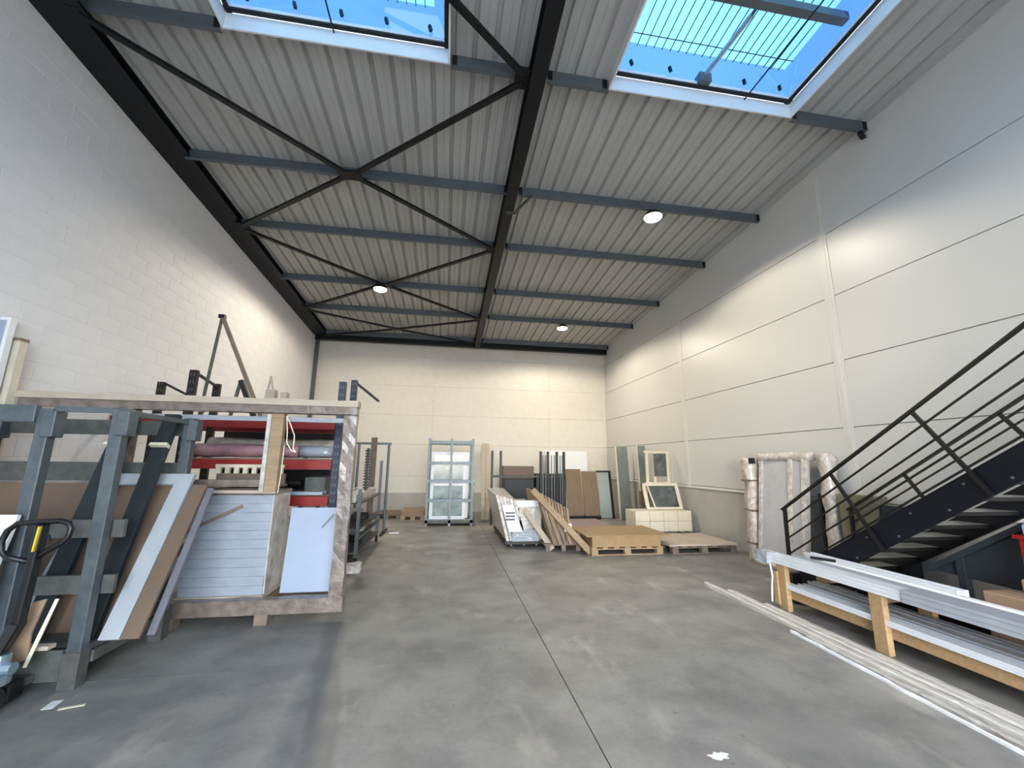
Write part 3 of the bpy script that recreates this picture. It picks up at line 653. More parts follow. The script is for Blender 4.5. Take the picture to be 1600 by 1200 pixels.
MB().box(-2.75, -1.98, 5.57, 5.63, 1.30, 1.43).build('carrier', m_woodg, sp); MB().box(-2.58, -2.51, 5.1, 5.7, 1.275, 1.30).build('end_block', m_woodg, sp); MB().box(-2.05, -1.98, 5.1, 5.7, 1.275, 1.30).build('end_block', m_woodg, sp)
tag(MB().box(-3.9, -3.35, 5.6, 5.9, 0.0, 1.35).build('dark_crate', m_teal, bevel=.01), 'dark tall box on the floor behind the near stillage', 'box')
tag(MB().box(-1.82, -1.56, 5.85, 6.4, 1.16, 1.38).build('grey_carton', m_galvd, bevel=.005), 'small grey carton at the right of the lowest rack shelf', 'box')
tag(MB().lumpy(-1.95, -1.52, 5.60, 5.78, 1.17, 1.21, .012, .06, 9).build('white_bundle', m_film), 'flat white wrapped bundle poking past the blue rack upright', 'bundle')

# things standing on top of the racking
ty = 6.1
def lad(name, label, ax, az, lx, lz, rx, rz, y, w1, w2, m1, m2):
    t = thing(name, label, 'ladder', ((lx + rx) / 2, y, min(lz, rz)))
    MB().bar((ax, y, az), (lx, y, lz), w1, w1, (0, 1, 0)).build('leg', m1, t); MB().bar((ax, y, az), (rx, y + .02, rz), w2, w2, (0, 1, 0)).build('leg', m2, t); return t
t = lad('a_frame_trestle', 'tall thin inverted-V trestle frame rising above the racking by the wall', -3.23, 3.60, -3.33, 2.15, -2.55, 2.15, ty, .03, .045, m_galvd, m_woodg)
MB().box(-3.27, -3.19, ty - .03, ty + .03, 3.57, 3.62).build('apex_bracket', m_blackp, t)
t = lad('folding_stand', 'small dark inverted-V stand on top of the racking', -2.92, 2.70, -3.0, 2.15, -2.68, 2.15, ty + .1, .035, .06, m_galvd, m_blackp)
t = lad('folding_stand', 'small pale narrow stand on top of the racking', -2.53, 2.78, -2.60, 2.15, -2.40, 2.15, ty + .1, .02, .02, m_cardl, m_cardl)
tag(MB().lumpy(-2.50, -2.38, 6.0, 6.12, 2.14, 2.55, .01, .05, 12).build('film_roll', m_cardl), 'small pale bottle-shaped roll on top of the racking', 'roll')
tag(MB().lumpy(-2.30, -2.22, 6.0, 6.12, 2.14, 2.52, .01, .05, 13).build('small_package', m_cardl), 'tiny pale package on top of the racking, right of the stands', 'package')

# ------------------------------------------------------------------ profile trolley beyond the crate
tr = thing('profile_trolley', 'grey steel trolley loaded with wrapped profiles beyond the crate frame', 'trolley', (-1.75, 7.8, 0))
for x in (-1.95, -1.33):
    for y in (7.0, 9.0):
        MB().box(x - .025, x + .025, y - .025, y + .025, .12, 1.15 if y < 8 else 1.6).build('post', m_galv, tr)
        MB().cyl((x - .02, y, .06), (x + .02, y, .06), .06, 14).build('caster', m_rubber, tr)
for z in (.2, .55, .95):
    MB().box(-1.98, -1.30, 6.98, 9.02, z - .025, z).build('shelf', m_galvd, tr)
MB().box(-1.36, -1.30, 6.98, 9.02, .38, .42).build('side_rail', m_galv, tr)
for k, (x, y, z, nm, m, s_) in enumerate([(-1.9, 7.1, .95, 'white wrapped profile bundle on the top shelf of the trolley', m_film, 21), (-1.62, 7.0, .95, 'greyish wrapped bundle on the top shelf of the trolley, aisle side', m_filmg, 22), (-1.85, 7.1, .55, 'wrapped bundle on the middle shelf of the trolley', m_filmg, 24)]):
    tag(MB().lumpy(x, x + .25, y - .1, y + 1.8, z + .001, z + .12, .02, .09, s_).build('profile_bundle', m), nm, 'bundle', 'bundles on the trolley')
tag(MB().lumpy(-1.66, -1.39, 7.06, 8.2, .55, .66, .03, .09, 23).build('black_bundle', m_blackp), 'black crumpled bundle on the middle shelf of the trolley', 'bundle')
tag(MB().lumpy(-1.75, -1.39, 7.06, 7.8, .20, .33, .03, .07, 26).build('black_bundle', m_rubber), 'black crumpled bundle on the lowest shelf of the trolley', 'bundle')
tag(MB().lumpy(-1.42, -1.18, 6.55, 6.80, .0, .11, .03, .05, 25).build('film_scrap', m_filmb), 'crumpled white film scrap on the floor by the trolley', 'film')
bs = thing('coat_stand_frame', 'thin grey upright frame standing beyond the trolley', 'frame', (-1.5, 9.98, 0))
MB().cyl((-1.33, 9.98, .03), (-1.33, 9.98, 2.0), .028, 12).build('upright', m_galv, bs); MB().cyl((-2.0, 9.98, .03), (-2.0, 9.98, 2.0), .028, 12).build('upright', m_galv, bs)
MB().box(-2.05, -1.28, 9.95, 10.01, 1.97, 2.02).build('top_bar', m_galv, bs)
for x in (-1.33, -2.0): MB().box(x - .03, x + .03, 9.55, 10.4, 0, .05).build('foot', m_blackp, bs)
MB().box(-2.0, -1.33, 9.96, 10.0, .36, .42).build('cross_bar', m_blackp, bs)
vb = MB()
for k in range(14): vb.box(-1.30, -1.22, 7.0, 7.06, 1.16 + k * .045, 1.185 + k * .045)
vb.box(-1.28, -1.24, 7.01, 7.05, 1.13, 1.80)
tag(vb.build('toothed_bar', m_blackp), 'black toothed bar hanging upright beside the crate frame post', 'bar')
tag(MB().box(-1.62, -1.50, 9.3, 9.36, 0, 2.1).build('brown_plank', m_woodg), 'dark brown plank standing upright beyond the trolley', 'plank')
tag(MB().box(-1.2, -.98, 9.9, 9.95, 0, .02).build('white_offcut', m_white), 'white strip lying on the floor beside the thin frame', 'offcut')

# ------------------------------------------------------------------ pallets
def pallet(name, label, x0, x1, y0, y1, m=m_wood, grp=None, z=0, dirx=True):
    t = thing(name, label, 'pallet', ((x0 + x1) / 2, (y0 + y1) / 2, z), grp)
    L, W = x1 - x0, y1 - y0
    for i in range(3):
        for j in range(3):
            cx = x0 + .06 + (L - .12) * i / 2; cy = y0 + .05 + (W - .1) * j / 2
            MB().box(cx - .06, cx + .06, cy - .05, cy + .05, z + .015, z + .095).build('block', m, t)
    for j in range(3):
        cy = y0 + .05 + (W - .1) * j / 2
        MB().box(x0, x1, cy - .05, cy + .05, z, z + .015).build('bottom_board', m, t)
        MB().box(x0, x1, cy - .05, cy + .05, z + .095, z + .113).build('stringer_board', m, t)
    n = 7
    for k in range(n):
        a = x0 + (L - .1) * k / (n - 1); MB().box(a, a + .1, y0, y1, z + .113, z + .133).build('deck_board', m, t)
    return t
GP = 'pallets on the far floor'
pallet('pallet', 'low wooden pallet at the far left below the end wall', -2.0, -1.2, 12.3, 13.3, m_woodg, GP)
pallet('pallet', 'wooden pallet with cardboard pieces left of the glass rack', -1.18, -.52, 12.0, 12.9, m_wood, GP)
tag(MB().lumpy(-1.15, -.55, 12.0, 12.8, .133, .25, .03, .1, 31).build('cardboard_pile', m_card), 'flattened cardboard on the pallet left of the glass rack', 'cardboard')
pallet('pallet', 'wooden pallet under the plywood box, right of the planks', 2.60, 3.95, 7.28, 8.35, m_wood, GP)
bx_ = thing('plywood_box', 'low plywood box with an overhanging lid, on a pallet', 'box', (3.3, 8.2, .133))
MB().box(2.62, 3.92, 7.30, 7.33, .133, .315).build('side_panel', m_osb, bx_); MB().box(2.62, 3.92, 8.30, 8.33, .133, .315).build('side_panel', m_osb, bx_)
MB().box(2.62, 2.65, 7.33, 8.30, .133, .315).build('side_panel', m_osb, bx_); MB().box(3.89, 3.92, 7.33, 8.30, .133, .315).build('side_panel', m_osb, bx_)
MB().box(2.50, 4.10, 7.26, 8.38, .315, .335).build('lid', m_osb, bx_)
tag(MB().box(2.75, 4.0, 9.0, 10.85, .134, .15).build('mauve_sheet', m_mauve), 'mauve-grey flat sheet lying behind the plywood box', 'sheet')
pallet('pallet', 'wooden pallet under the mauve sheet', 2.8, 3.95, 9.05, 10.8, m_woodg, GP)
pallet('pallet', 'flat wooden pallet with wrapped sheets, nearest the right wall', 4.12, 5.40, 7.25, 8.3, m_woodg, GP)
tag(MB().lumpy(4.05, 5.42, 7.22, 8.35, .134, .17, .012, .1, 33).build('wrapped_sheets', m_cardl), 'thin pile of film-wrapped sheets on the pallet nearest the right wall', 'sheet')
pallet('pallet', 'wooden pallet under the stack of cream block packs', 4.15, 5.5, 8.75, 9.35, m_woodg, GP)
for r_ in range(2):
    for c_ in range(4):
        x = 4.16 + c_ * .335
        tag(MB().box(x, x + .33, 8.78, 9.30, .134 + r_ * .22, .350 + r_ * .22).build('block_pack', m_block2, bevel=.008), f'cream block pack in the {"lower" if r_ == 0 else "upper"} row, ' + ['leftmost', 'second from left', 'third from left', 'rightmost'][c_], 'block pack', 'cream block packs on the pallet')
tag(MB().box(5.0, 5.08, 10.2, 10.3, .0, .9).build('short_post', m_woodg), 'dark short post beside the blocks at the right wall', 'post')

# frames and panes at the right rear
fr = thing('dark_pane_frame', 'white frame with a dark mottled pane standing on the cream block packs', 'window', (5.05, 9.15, .572))
MB().slab(4.72, 5.42, (9.12, .62), (9.30, 1.09), .01).build('pane', m_dglass, fr)
for a, b, c, d in ((4.60, 4.68, .575, 1.15), (5.42, 5.50, .575, 1.15)): MB().slab(a, b, (9.10, c), (9.30, d), .04).build('stile', m_block2, fr)
MB().slab(4.60, 5.50, (9.28, 1.09), (9.30, 1.15), .04).build('rail', m_block2, fr); MB().slab(4.60, 5.50, (9.10, .575), (9.12, .62), .04).build('rail', m_block2, fr)
MB().bar((4.62, 9.09, 1.1), (4.80, 9.08, .6), .03, .03).build('strut', m_block2, fr)
uf = thing('casement_window', 'white window sash standing upright above the dark pane', 'window', (5.15, 9.5, 0))
for x, xx in ((4.83, 4.90), (5.02, 5.09), (5.38, 5.44)): MB().bar((x, 9.45, .0), (xx, 9.6, 1.9), .06, .05, (0, 1, 0)).build('stile', m_block2, uf)
MB().box(4.8, 5.46, 9.48, 9.53, 1.12, 1.17).build('rail', m_block2, uf); MB().box(4.84, 5.5, 9.57, 9.62, 1.86, 1.92).build('rail', m_block2, uf)
MB().box(5.05, 5.38, 9.52, 9.53, 1.3, 1.85).build('pane', m_dglass, uf)

lr = 'panels leaning against the far wall'
for k, (x0, x1, zt, m, nm, lab, cat) in enumerate([
    (3.55, 4.02, 1.42, m_walnut, 'brown_door', 'brown door panel leaning at the far wall, left one', 'door panel'),
    (4.05, 4.52, 1.36, m_walnut, 'brown_door', 'brown door panel leaning at the far wall, right one', 'door panel')]):
    t = thing(nm, lab, cat, ((x0 + x1) / 2, 11.8, 0), lr)
    MB().slab(x0, x1, (11.8, .1), (12.1, zt), .04).build('leaf', m, t, bevel=.003); MB().box(x0, x1, 11.78, 12.0, 0, .1).build('support_block', m_blackp, t)
gp = thing('black_framed_glass', 'greenish glass pane with a black frame right of the brown doors', 'pane', (4.7, 11.95, 0))
MB().slab(4.56, 4.92, (11.9, .03), (12.15, 1.34), .012).build('pane', mat('pale_green_glass', (146, 156, 154), .15, var=.04), gp)
MB().slab(4.92, 5.0, (11.9, 0), (12.15, 1.38), .03).build('stile', m_blackp, gp); MB().slab(4.54, 4.92, (12.13, 1.34), (12.15, 1.38), .03).build('rail', m_blackp, gp)
for k, (x, w_) in enumerate(((5.05, .36), (5.34, .24))):
    gg = thing('glass_sheet', 'tall greenish glass panel with pale edges at the far right, ' + ('left one' if k == 0 else 'right one'), 'pane', (x, 11.6 - k * .5, 0), 'tall glass panels at the far right')
    yy = 11.6 - k * .8
    MB().slab(x, x + w_, (yy, 0), (yy + .2, 2.1), .012).build('pane', mat('grey_green_glass', (120, 130, 124), .15, var=.08), gg); MB().slab(x - .03, x + .01, (yy, 0), (yy + .2, 2.12), .03).build('stile', m_block2, gg)
tag(MB().slab(3.3, 4.75, (13.3, .0), (13.6, 2.0), .03).build('plain_board', m_white), 'white panel standing behind the brown doors', 'panel')

# low rear table/rack with dark uprights
br = thing('dark_rack', 'dark steel rack with hanging strips behind the timber bundles', 'rack', (2.7, 11.2, 0))
for x in (1.22, 1.45, 2.55, 2.75, 3.0, 3.2):
    MB().box(x - .03, x + .03, 11.0, 11.06, 0, 1.9).build('upright', m_blackp, br)
for x in (2.60, 2.68, 2.84, 2.92, 3.08, 3.14): MB().box(x - .012, x + .012, 10.97, 10.99, .5, 1.8).build('hanging_strip', m_galv, br)
MB().box(1.2, 3.25, 11.06, 11.1, 1.2, 1.26).build('cross_rail', m_galvd, br); MB().box(1.2, 3.25, 11.06, 11.1, .5, .56).build('cross_rail', m_blackp, br)
MB().box(2.45, 3.28, 11.12, 11.6, .02, 1.3).build('dark_panel', m_blackp, br)
tag(MB().box(1.6, 2.42, 11.3, 11.9, .0, 1.15).build('dark_crate', m_teal, bevel=.01), 'dark box standing in the far rack', 'box')
tag(MB().box(1.55, 2.42, 11.3, 11.9, 1.151, 1.5).build('brown_carton', m_mdf, bevel=.01), 'brown carton on top of the dark box in the far rack', 'box')
for k, x in enumerate((1.08, 1.21)):
    tag(MB().bar((x, 11.9, 0), (x + .14, 13.7, 2.2), .10, .03, (0, 1, 0)).build('leaning_plank', m_cardl), 'pale plank leaning at the far wall right of the glass rack, ' + ['left one', 'right one'][k], 'plank', 'pale planks leaning at the far wall')

# ------------------------------------------------------------------ glass rack (white sashes in galvanised rack)
gk = thing('glass_rack', 'galvanised rack holding white sashes at the far end of the aisle', 'rack', (.15, 11.3, 0))
for x in (-.44, .14, .70):
    for y in (10.95, 11.75):
        MB().box(x - .03, x + .03, y - .03, y + .03, 0, 2.2).build('post', m_galv, gk)
for z in (.12, .62, 1.10, 1.56, 2.10): MB().box(-.41, .67, 10.93, 10.95, z - .04, z + .04).build('cross_rail', m_galv, gk); MB().box(-.41, .67, 11.75, 11.77, z - .04, z + .04).build('cross_rail', m_galv, gk)
MB().box(-.47, .73, 10.92, 11.78, .06, .14).build('base', m_galvd, gk)
MB().bar((.76, 10.95, .05), (.82, 11.75, .05), .05, .05).build('side_foot', m_galvd, gk)
MB().box(.73, .76, 10.95, 11.75, 1.0, 1.06).build('side_rail', m_galv, gk)
for i, (x0, y) in enumerate(((-.38, 11.05), (-.30, 11.3))):
    s_ = thing('casement_window', 'white window sash in the glass rack, ' + ['front one', 'rear one'][i], 'window', (x0 + .45, y, .14), 'white sashes in the glass rack')
    x1 = x0 + .92
    for a, b, c, d in ((x0, x0 + .08, .14, 1.85), (x1 - .08, x1, .14, 1.85), (x0 + .08, x1 - .08, .14, .22), (x0 + .08, x1 - .08, 1.77, 1.85), (x0 + .08, x1 - .08, .98, 1.05)):
        MB().box(a, b, y, y + .05, c, d).build('frame_bar', m_white, s_)
    MB().box(x0 + .08, x1 - .08, y + .02, y + .03, .22, 1.77).build('pane', mat('sea_green_glass', (86, 98, 97), .12, var=.3, scale=4, rgb2=(138, 156, 150)), s_)

# ------------------------------------------------------------------ wrapped bundles beside the pallets
def bundle(name, label, pts_front, pts_back, m, strips, seed):
    """A-shaped heap: front outline and back outline of (x,z) at y0,y1"""
    pass
b1 = thing('wrapped_bundle', 'white film-wrapped bundle of long profiles leaning up from its dolly', 'bundle', (1.5, 8.8, 0))
for k in range(6):
    x = 1.02 + k * .07
    MB().hexa([(x + .18, 8.10 + .01 * k, .12), (x + .24, 8.10 + .01 * k, .12), (x + .24, 10.2, .12), (x + .18, 10.2, .12), (x - .05, 8.05 + .02 * k, .98 - .02 * k), (x + .01, 8.05 + .02 * k, .98 - .02 * k), (x + .05, 10.2, .98), (x - .01, 10.2, .98)]).build('profile', m_filmg if k % 2 else m_filmb, b1, bevel=.006)
MB().lumpy(1.30, 1.82, 8.06, 8.16, .12, .33, .03, .06, 41).build('film_end', m_film, b1)
MB().hexa([(1.24, 8.02, .30), (1.50, 8.02, .30), (1.50, 8.06, .30), (1.24, 8.06, .30), (1.08, 7.98, .80), (1.30, 7.98, .80), (1.30, 8.03, .80), (1.08, 8.03, .80)]).build('printed_label', m_white, b1)
for k in range(3): MB().box(1.16, 1.34, 7.974 + .001 * k, 7.978 + .001 * k, .52 + k * .06, .545 + k * .06).build('label_print', m_blue, b1)
MB().box(1.45, 1.90, 8.15, 10.0, .12, .74).build('inner_pack', m_filmg, b1, bevel=.01)
MB().box(1.35, 1.88, 8.2, 8.24, .72, .86).build('top_card', m_white, b1)
MB().box(1.18, 1.92, 8.12, 10.1, .055, .12).build('dolly', m_blackp, b1)
for x in (1.3, 1.55, 1.8):
    for y in (8.2, 9.9): MB().cyl((x - .02, y, .035), (x + .02, y, .035), .035, 12).build('caster', m_galv, b1)
tag(MB().bar((1.55, 8.06, .70), (2.02, 7.78, .02), .10, .03, (0, 1, 0)).build('pale_plank', m_cardl), 'pale plank leaning on the right of the white bundle', 'plank')

b2 = thing('timber_bundle', 'brown wrapped heap of timber slats leaning beside the plywood box', 'bundle', (2.1, 8.3, 0))
for k in range(9):
    xo = 1.90 + k * .045; top = 1.02 - k * .035
    MB().hexa([(xo + .10, 7.66 + k * .012, .13), (xo + .14, 7.66 + k * .012, .13), (xo + .14, 9.4, .13), (xo + .10, 9.4, .13), (xo - .10 + k * .02, 7.76 + k * .015, top), (xo - .06 + k * .02, 7.76 + k * .015, top), (xo - .04, 9.4, top), (xo - .08, 9.4, top)]).build('slat', m_woodg if k % 3 == 1 else m_card if k % 2 else m_wood, b2)
for k in range(4): MB().bar((2.02 + k * .10, 7.62 - k * .004, .14), (1.80 + k * .14, 7.70, .80 - k * .12), .045, .03, (0, 1, 0)).build('slat', m_card if k % 2 else m_mdf, b2)
MB().box(1.85, 2.55, 7.70, 9.5, .10, .13).build('deck', m_woodg, b2)
for x in (1.88, 2.18, 2.46):
    for y in (7.72, 9.3): MB().box(x, x + .08, y, y + .1, 0, .10).build('block', m_woodg, b2)
MB().box(2.25, 2.52, 7.66, 7.70, .13, .32).build('card_flap', m_mdf, b2)
MB().box(2.20, 2.34, 7.60, 7.604, .36, .50).build('paper_tag', m_white, b2)
t = tag(MB().bar((1.62, 7.70, 1.10), (2.62, 7.40, .03), .11, .05, (0, 1, 0)).build('long_plank', m_wood, bevel=.004), 'long pine plank leaning diagonally in front of the timber bundle', 'plank')

# ------------------------------------------------------------------ wrapped panels along the right wall
w1 = thing('wrapped_post_bundle', 'narrow film-wrapped post bundle with brown straps at the right wall', 'bundle', (5.3, 6.6, 0))
MB().lumpy(5.22, 5.40, 6.50, 6.68, 0, 1.72, .03, .07, 51).build('wrapping', m_filmb, w1, smooth=True)
for z in (.28, .82, 1.32): MB().box(5.20, 5.42, 6.48, 6.70, z, z + .03).build('strap', m_woodg, w1)
MB().box(5.22, 5.30, 6.44, 6.50, 1.62, 1.72).build('dark_corner', m_blackp, w1)
w2 = thing('wrapped_door', 'large film-wrapped door panel leaning on the right wall', 'panel', (5.35, 5.95, 0))
MB().hexa([(5.18, 6.42, .02), (5.18, 5.52, .02), (5.26, 5.52, .02), (5.26, 6.42, .02), (5.40, 6.42, 1.74), (5.40, 5.52, 1.74), (5.48, 5.52, 1.74), (5.48, 6.42, 1.74)]).build('panel', mat('wrapped_grey_panel', (186, 186, 188), .25, var=.05, bump=.25, bscale=8, coat=.4), w2)
MB().lumpy(5.36, 5.52, 5.45, 6.46, 1.68, 1.80, .025, .06, 52).build('top_wrap', m_filmb, w2, smooth=True)
for y in (5.50, 5.75, 6.36): MB().hexa([(5.16, y, .02), (5.16, y + .06, .02), (5.20, y + .06, .02), (5.20, y, .02), (5.36, y, 1.7), (5.36, y + .06, 1.7), (5.42, y + .06, 1.7), (5.42, y, 1.7)]).build('film_fold', m_filmb, w2)
MB().lumpy(5.12, 5.30, 5.45, 6.46, 0, .10, .03, .06, 53).build('bottom_wrap', m_filmb, w2, smooth=True)
w3 = thing('wrapped_roll_upright', 'film-wrapped roll standing upright right of the wrapped door panel', 'roll', (5.4, 5.25, 0))
MB().lumpy(5.41, 5.57, 5.16, 5.32, 0, 1.78, .025, .07, 54).build('wrapping', m_filmb, w3, smooth=True)
MB().box(5.42, 5.56, 5.36, 5.40, .0, 1.2).build('dark_strip', m_blackp, w3)
tag(MB().box(5.38, 5.58, 4.55, 5.05, 0, 1.22).build('olive_carton', m_olive, bevel=.005), 'tall flat olive carton against the right wall behind the stair rail', 'carton')
tag(MB().box(5.42, 5.60, 4.30, 4.53, 0, 1.12).build('metal_sheet', m_slate), 'grey flat panel beside the olive carton, behind the stair rail', 'panel')

# ------------------------------------------------------------------ staircase
sc = thing('staircase', 'dark blue-black steel staircase with bar railings at the right', 'staircase', (4.9, 4.0, 0))
SL = .645; XN, XF = 4.45, 5.32
def zs(y): return .69 + (4.25 - y) * SL
for x, nm in ((XN, 'stringer'), (XF, 'stringer')):
    y0, y1 = 5.20, .45
    so = MB().add([(x, y0 + .12, 0), (x, y0 - .25, 0), (x, y1, zs(y1) - .27), (x, y1, zs(y1)), (x, y0 + .12, max(.04, zs(y0 + .12))),
              (x + .03, y0 + .12, 0), (x + .03, y0 - .25, 0), (x + .03, y1, zs(y1) - .27), (x + .03, y1, zs(y1)), (x + .03, y0 + .12, max(.04, zs(y0 + .12)))],
             [(0, 1, 2, 3, 4), (5, 6, 7, 8, 9), (0, 1, 6, 5), (1, 2, 7, 6), (2, 3, 8, 7), (3, 4, 9, 8), (4, 0, 5, 9)]).build(nm, m_navy, sc)
ntr = 18; rise = .15; run = rise / SL
for k in range(ntr):
    zt = rise * (k + 1); yt = 4.25 - (zt + .10 - .69) / SL
    tro = MB().box(XN + .03, XF, yt - .125, yt + .125, zt - .025, zt).build('tread', m_tread, sc)
    MB().box(XN + .03, XF, yt + .126, yt + .132, zt - .03, zt - .001).build('nosing', m_blackp, tro)
    MB().box(XN + .03, XF, yt - .132, yt - .126, zt - .034, zt - .001).build('back_lip', m_blackp, tro)
    if k % 2: continue
    for dy, dz in ((-.10, -.055), (.04, -.20)):
        MB().cyl((XN - .008, yt + dy, zs(yt + dy) + dz), (XN, yt + dy, zs(yt + dy) + dz), .011, 8).build('bolt', m_galv, tro)
d = Vector((0, -1, SL)).normalized(); nrm = Vector((0, SL, 1)).normalized()
for x, ys_, zs_, side in ((XN - .02, 4.94, 1.05, 0), (XF + .03, 4.86, 1.05, 1)):
    P0 = Vector((x, ys_, zs_)); L_ = 5.1
    MB().bar(P0 + d * -.05, P0 + d * L_, .045, .022, nrm).build('handrail', m_blackp, sc)
    for k in range(1, 5):
        off = -.19 * k; st_ = Vector((x, ys_, zs_)) + Vector((0, 0, off)) ; stt = 0
        MB().bar(st_, st_ + d * (L_ - .1), .016, .016).build('rail_bar', m_blackp, sc)
    MB().bar((x, ys_, zs_ - .01), (x, ys_ + .02, .04), .035, .035, (0, 1, 0)).build('newel_post', m_blackp, sc)
    for k in range(5):
        T = P0 + d * (.86 + k * 1.13); Bm = T - nrm * (.90 if side == 0 else .72)
        MB().bar(T, Bm, .03, .03, (1, 0, 0)).build('rail_post', m_blackp, sc)
# landing at the top, out of frame
MB().box(XN, 5.6, -1.1, .45, zs(.45) - .2, zs(.45)).build('landing', m_navy, sc)
for x in (XN + .05, 5.5): MB().box(x - .05, x + .05, -1.05, -.95, 0, zs(.45) - .2).build('landing_post', m_navy, sc)

# things under the stairs
ug = thing('sheet_metal_ramp', 'grey sheet metal panel with a folded rim leaning under the stairs', 'panel', (5.0, 3.5, 0))
MB().add([(4.92, 3.68, .58), (4.92, 2.9, .56), (4.92, 2.9, 1.12), (4.96, 3.68, .58), (4.96, 2.9, .56), (4.96, 2.9, 1.12)], [(0, 1, 2), (3, 4, 5), (0, 1, 4, 3), (1, 2, 5, 4), (2, 0, 3, 5)]).build('web', m_slate, ug)
MB().bar((4.91, 3.70, .58), (4.91, 2.9, 1.12), .06, .05).build('rim', m_slate, ug); MB().box(4.9, 4.97, 3.4, 3.46, 0, .75).build('leg', m_slate, ug); MB().box(4.9, 4.97, 2.92, 2.98, 0, .9).build('leg', m_slate, ug)
rb = thing('red_crate', 'red plastic crate under the stairs at the right edge', 'crate', (4.95, 2.75, .6))
MB().box(4.75, 5.2, 2.5, 2.88, .70, 1.02).build('body', m_redp, rb, bevel=.01); MB().box(4.73, 5.22, 2.48, 2.90, 1.02, 1.05).build('rim', m_redp, rb)
tag(MB().box(4.76, 5.2, 2.45, 2.85, 1.052, 1.14).build('blue_lid_box', m_sheet, bevel=.01), 'pale blue box on top of the red crate', 'box')
tag(MB().box(4.70, 5.3, 2.30, 2.92, 0.0, .58).build('dark_storage_box', m_blackp, bevel=.01), 'dark storage box on the floor under the red crate', 'box')
tag(MB().box(4.72, 5.25, 2.40, 2.90, .582, .70).build('brown_carton', m_card, bevel=.01), 'brown carton between the red crate and the dark box', 'box')
tag(MB().box(4.44, 4.68, 2.45, 2.98, .0, .60).build('brown_carton', m_card, bevel=.006), 'brown carton standing just behind the aluminium profiles', 'box')
tag(MB().box(4.55, 4.9, 3.1, 4.2, 0, .30).build('dark_chest', m_blackp, bevel=.01), 'long dark chest on the floor under the stairs', 'box')

# ------------------------------------------------------------------ long timber trestle with profiles, right
lt = thing('timber_trestle', 'long pine trestle carrying aluminium profiles along the right side', 'trestle', (4.2, 3.0, 0))
ys3 = [4.42, 3.36, 2.0, .7]
for i, y in enumerate(ys3):
    for x in (3.85, 4.36): MB().box(x - .03, x + .03, y - .06, y + .06, 0, .49).build('post', m_woodx, lt, bevel=.004)
    MB().box(3.882, 4.328, y - .045, y + .045, .16, .238).build('cross_bearer', m_woodg, lt); MB().box(3.882, 4.328, y - .045, y + .045, .42, .489).build('cross_bearer', m_woodg, lt)
for x in (3.90, 4.31): MB().box(x - .018, x + .018, .4, 4.46, .13, .235).build('long_rail', m_woodx, lt, bevel=.004)
MB().box(3.80, 3.90, 4.46, 4.52, .05, .40).build('end_block', m_woodx, lt)
def longprof(name, label, x, w_, h_, y0, y1, z, m, grp, style=0):
    t = thing(name, label, 'profile', (x, (y0 + y1) / 2, z), grp)
    if style == 0:
        n = 3; prof = [(0, 0), (w_, 0), (w_, h_), (0, h_), (0, h_ * .78), (.008, h_ * .74), (.008, h_ * .58), (0, h_ * .54), (0, h_ * .36), (.008, h_ * .32), (.008, h_ * .2), (0, h_ * .16)]
    else: prof = [(0, 0), (w_, 0), (w_, h_), (w_ * .7, h_), (w_ * .65, h_ * .7), (w_ * .3, h_ * .7), (w_ * .25, h_), (0, h_)]
    MB().prism(prof, (x, y0, z), (x, y1, z), (1, 0, 0), (0, 0, 1)).build('extrusion', m, t)
    return t
GT = 'profiles on top of the pine trestle'
longprof('aluminium_profile', 'white aluminium profile at the front edge of the trestle top, far half', 3.80, .16, .085, 3.12, 4.62, .491, m_alu, GT)
longprof('aluminium_profile', 'grey grooved aluminium profile at the front edge of the trestle top, near half', 3.79, .19, .10, .3, 3.11, .491, m_alug, GT)
longprof('aluminium_profile', 'second white aluminium profile in from the front edge, beside a black gap', 3.985, .10, .08, .3, 4.50, .491, m_alug, GT, 1)
longprof('aluminium_profile', 'broad white flat profile lying on the trestle top', 4.10, .16, .07, .3, 4.25, .491, m_white, GT, 1)
longprof('aluminium_profile', 'rear white profile on the trestle top that ends before the stairs', 4.28, .12, .09, 3.05, 4.55, .491, m_alu, GT, 1)
GL = 'profiles on the low shelf of the trestle'
for k in range(5):
    longprof('shelf_profile', 'wrapped light profile on the low shelf of the pine trestle, ' + ['frontmost', 'second from the front', 'middle one', 'second from the back', 'rearmost'][k], 3.83 + k * .102, .096, .05 + .015 * (k % 2), .35, 4.40 - .08 * (k % 3), .241, [m_alu, m_alug, m_filmg, m_alug, m_film][k], GL, k % 2)
tag(MB().lumpy(3.74, 3.90, 4.52, 4.70, .48, .60, .02, .04, 61).build('film_wad', m_film), 'wad of white film on the end of the trestle', 'film')
tag(MB().tube([(3.80, 4.55, .50), (3.78, 4.50, .35), (3.76, 4.50, .22), (3.73, 4.48, .08)], .009, 6).build('white_tape', m_white), 'white tape hanging down from the far end of the trestle', 'tape')
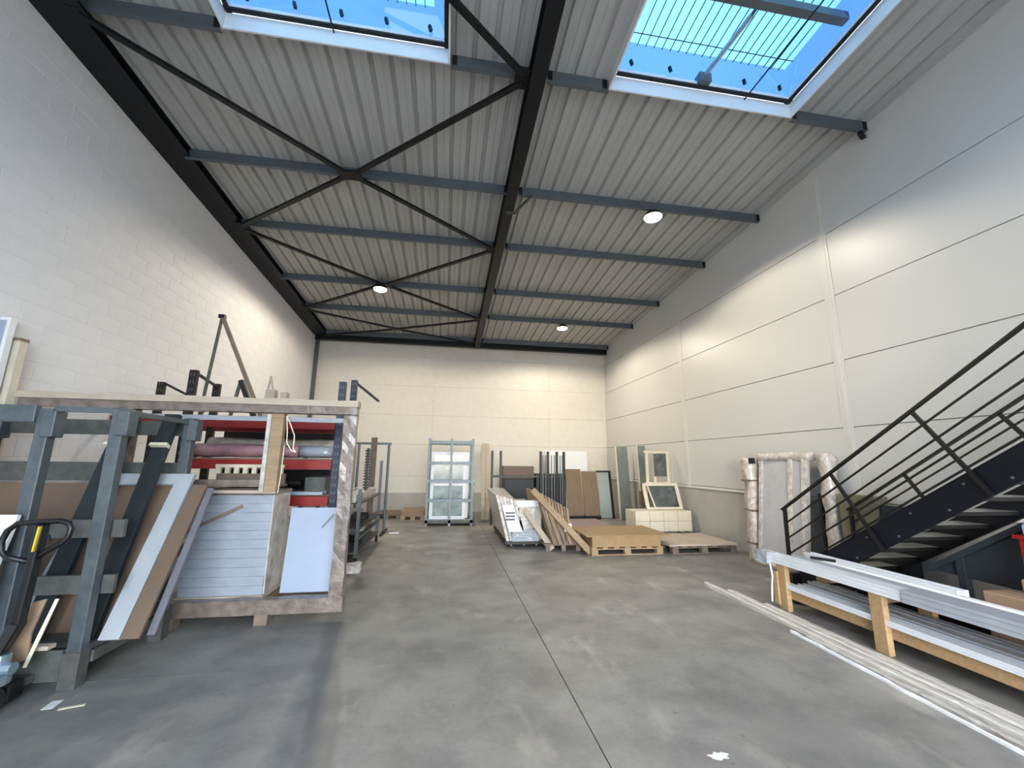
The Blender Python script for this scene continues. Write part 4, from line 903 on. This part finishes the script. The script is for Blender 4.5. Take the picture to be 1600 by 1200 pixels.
tag(MB().box(4.12, 4.26, 4.6, 4.74, 0, .34).build('black_box', m_blackp, bevel=.01), 'small black box standing behind the far end of the trestle', 'box')
tag(MB().bar((4.06, 4.24, .595), (4.18, 4.05, .595), .03, .025).build('dark_clamp', m_blackp), 'dark clamp lying on top of the trestle profiles, far end', 'clamp')

# long wrapped profiles lying on the floor
GF = 'long wrapped profiles on the floor by the trestle'
def floorprof(x0, y0, x1, y1, w_, h_, m, label, seed, z=.0):
    a = Vector((x0, y0, 0)); b = Vector((x1, y1, 0)); d_ = (b - a).normalized(); s_ = Vector((d_.y, -d_.x, 0))
    mb = MB(); K = 40; prof = [(-w_ / 2, 0), (w_ / 2, 0), (w_ / 2, h_ * .8), (w_ * .3, h_), (-w_ * .3, h_), (-w_ / 2, h_ * .8)]
    vs = []; fs = []; n = len(prof)
    for k in range(K + 1):
        p = a + (b - a) * k / K; off = .012 * noise.noise(Vector((k * .35, seed, 0))) * (1 if h_ > .02 else .3)
        for u, v in prof:
            j = .006 * noise.noise(Vector((k * 1.3, u * 60, seed))) if v > 0 else 0
            vs.append(p + s_ * (u + off) + Vector((0, 0, z + v + j)))
    for k in range(K):
        for i in range(n): fs.append((k * n + i, k * n + (i + 1) % n, (k + 1) * n + (i + 1) % n, (k + 1) * n + i))
    fs += [tuple(range(n))[::-1], tuple(range(K * n, (K + 1) * n))]
    return tag(mb.add(vs, fs).build('wrapped_profile', m), label, 'profile', GF)
floorprof(3.54, 5.42, 3.46, 1.2, .07, .045, m_film2, 'longest film-wrapped profile on the floor, reaching furthest down the hall', 1)
floorprof(3.62, 5.05, 3.56, 1.2, .08, .05, m_film2, 'film-wrapped profile on the floor right beside the longest one', 2)
floorprof(3.70, 4.55, 3.66, 1.2, .07, .04, m_film2, 'film-wrapped profile on the floor, nearest the trestle posts', 3)
floorprof(3.40, 3.88, 3.25, 1.2, .02, .022, m_white, 'thin bright white profile on the floor, closest to the aisle', 4)
floorprof(3.455, 3.75, 3.345, 1.2, .045, .022, m_filmg, 'flat translucent profile between the thin white one and the longest one', 5)
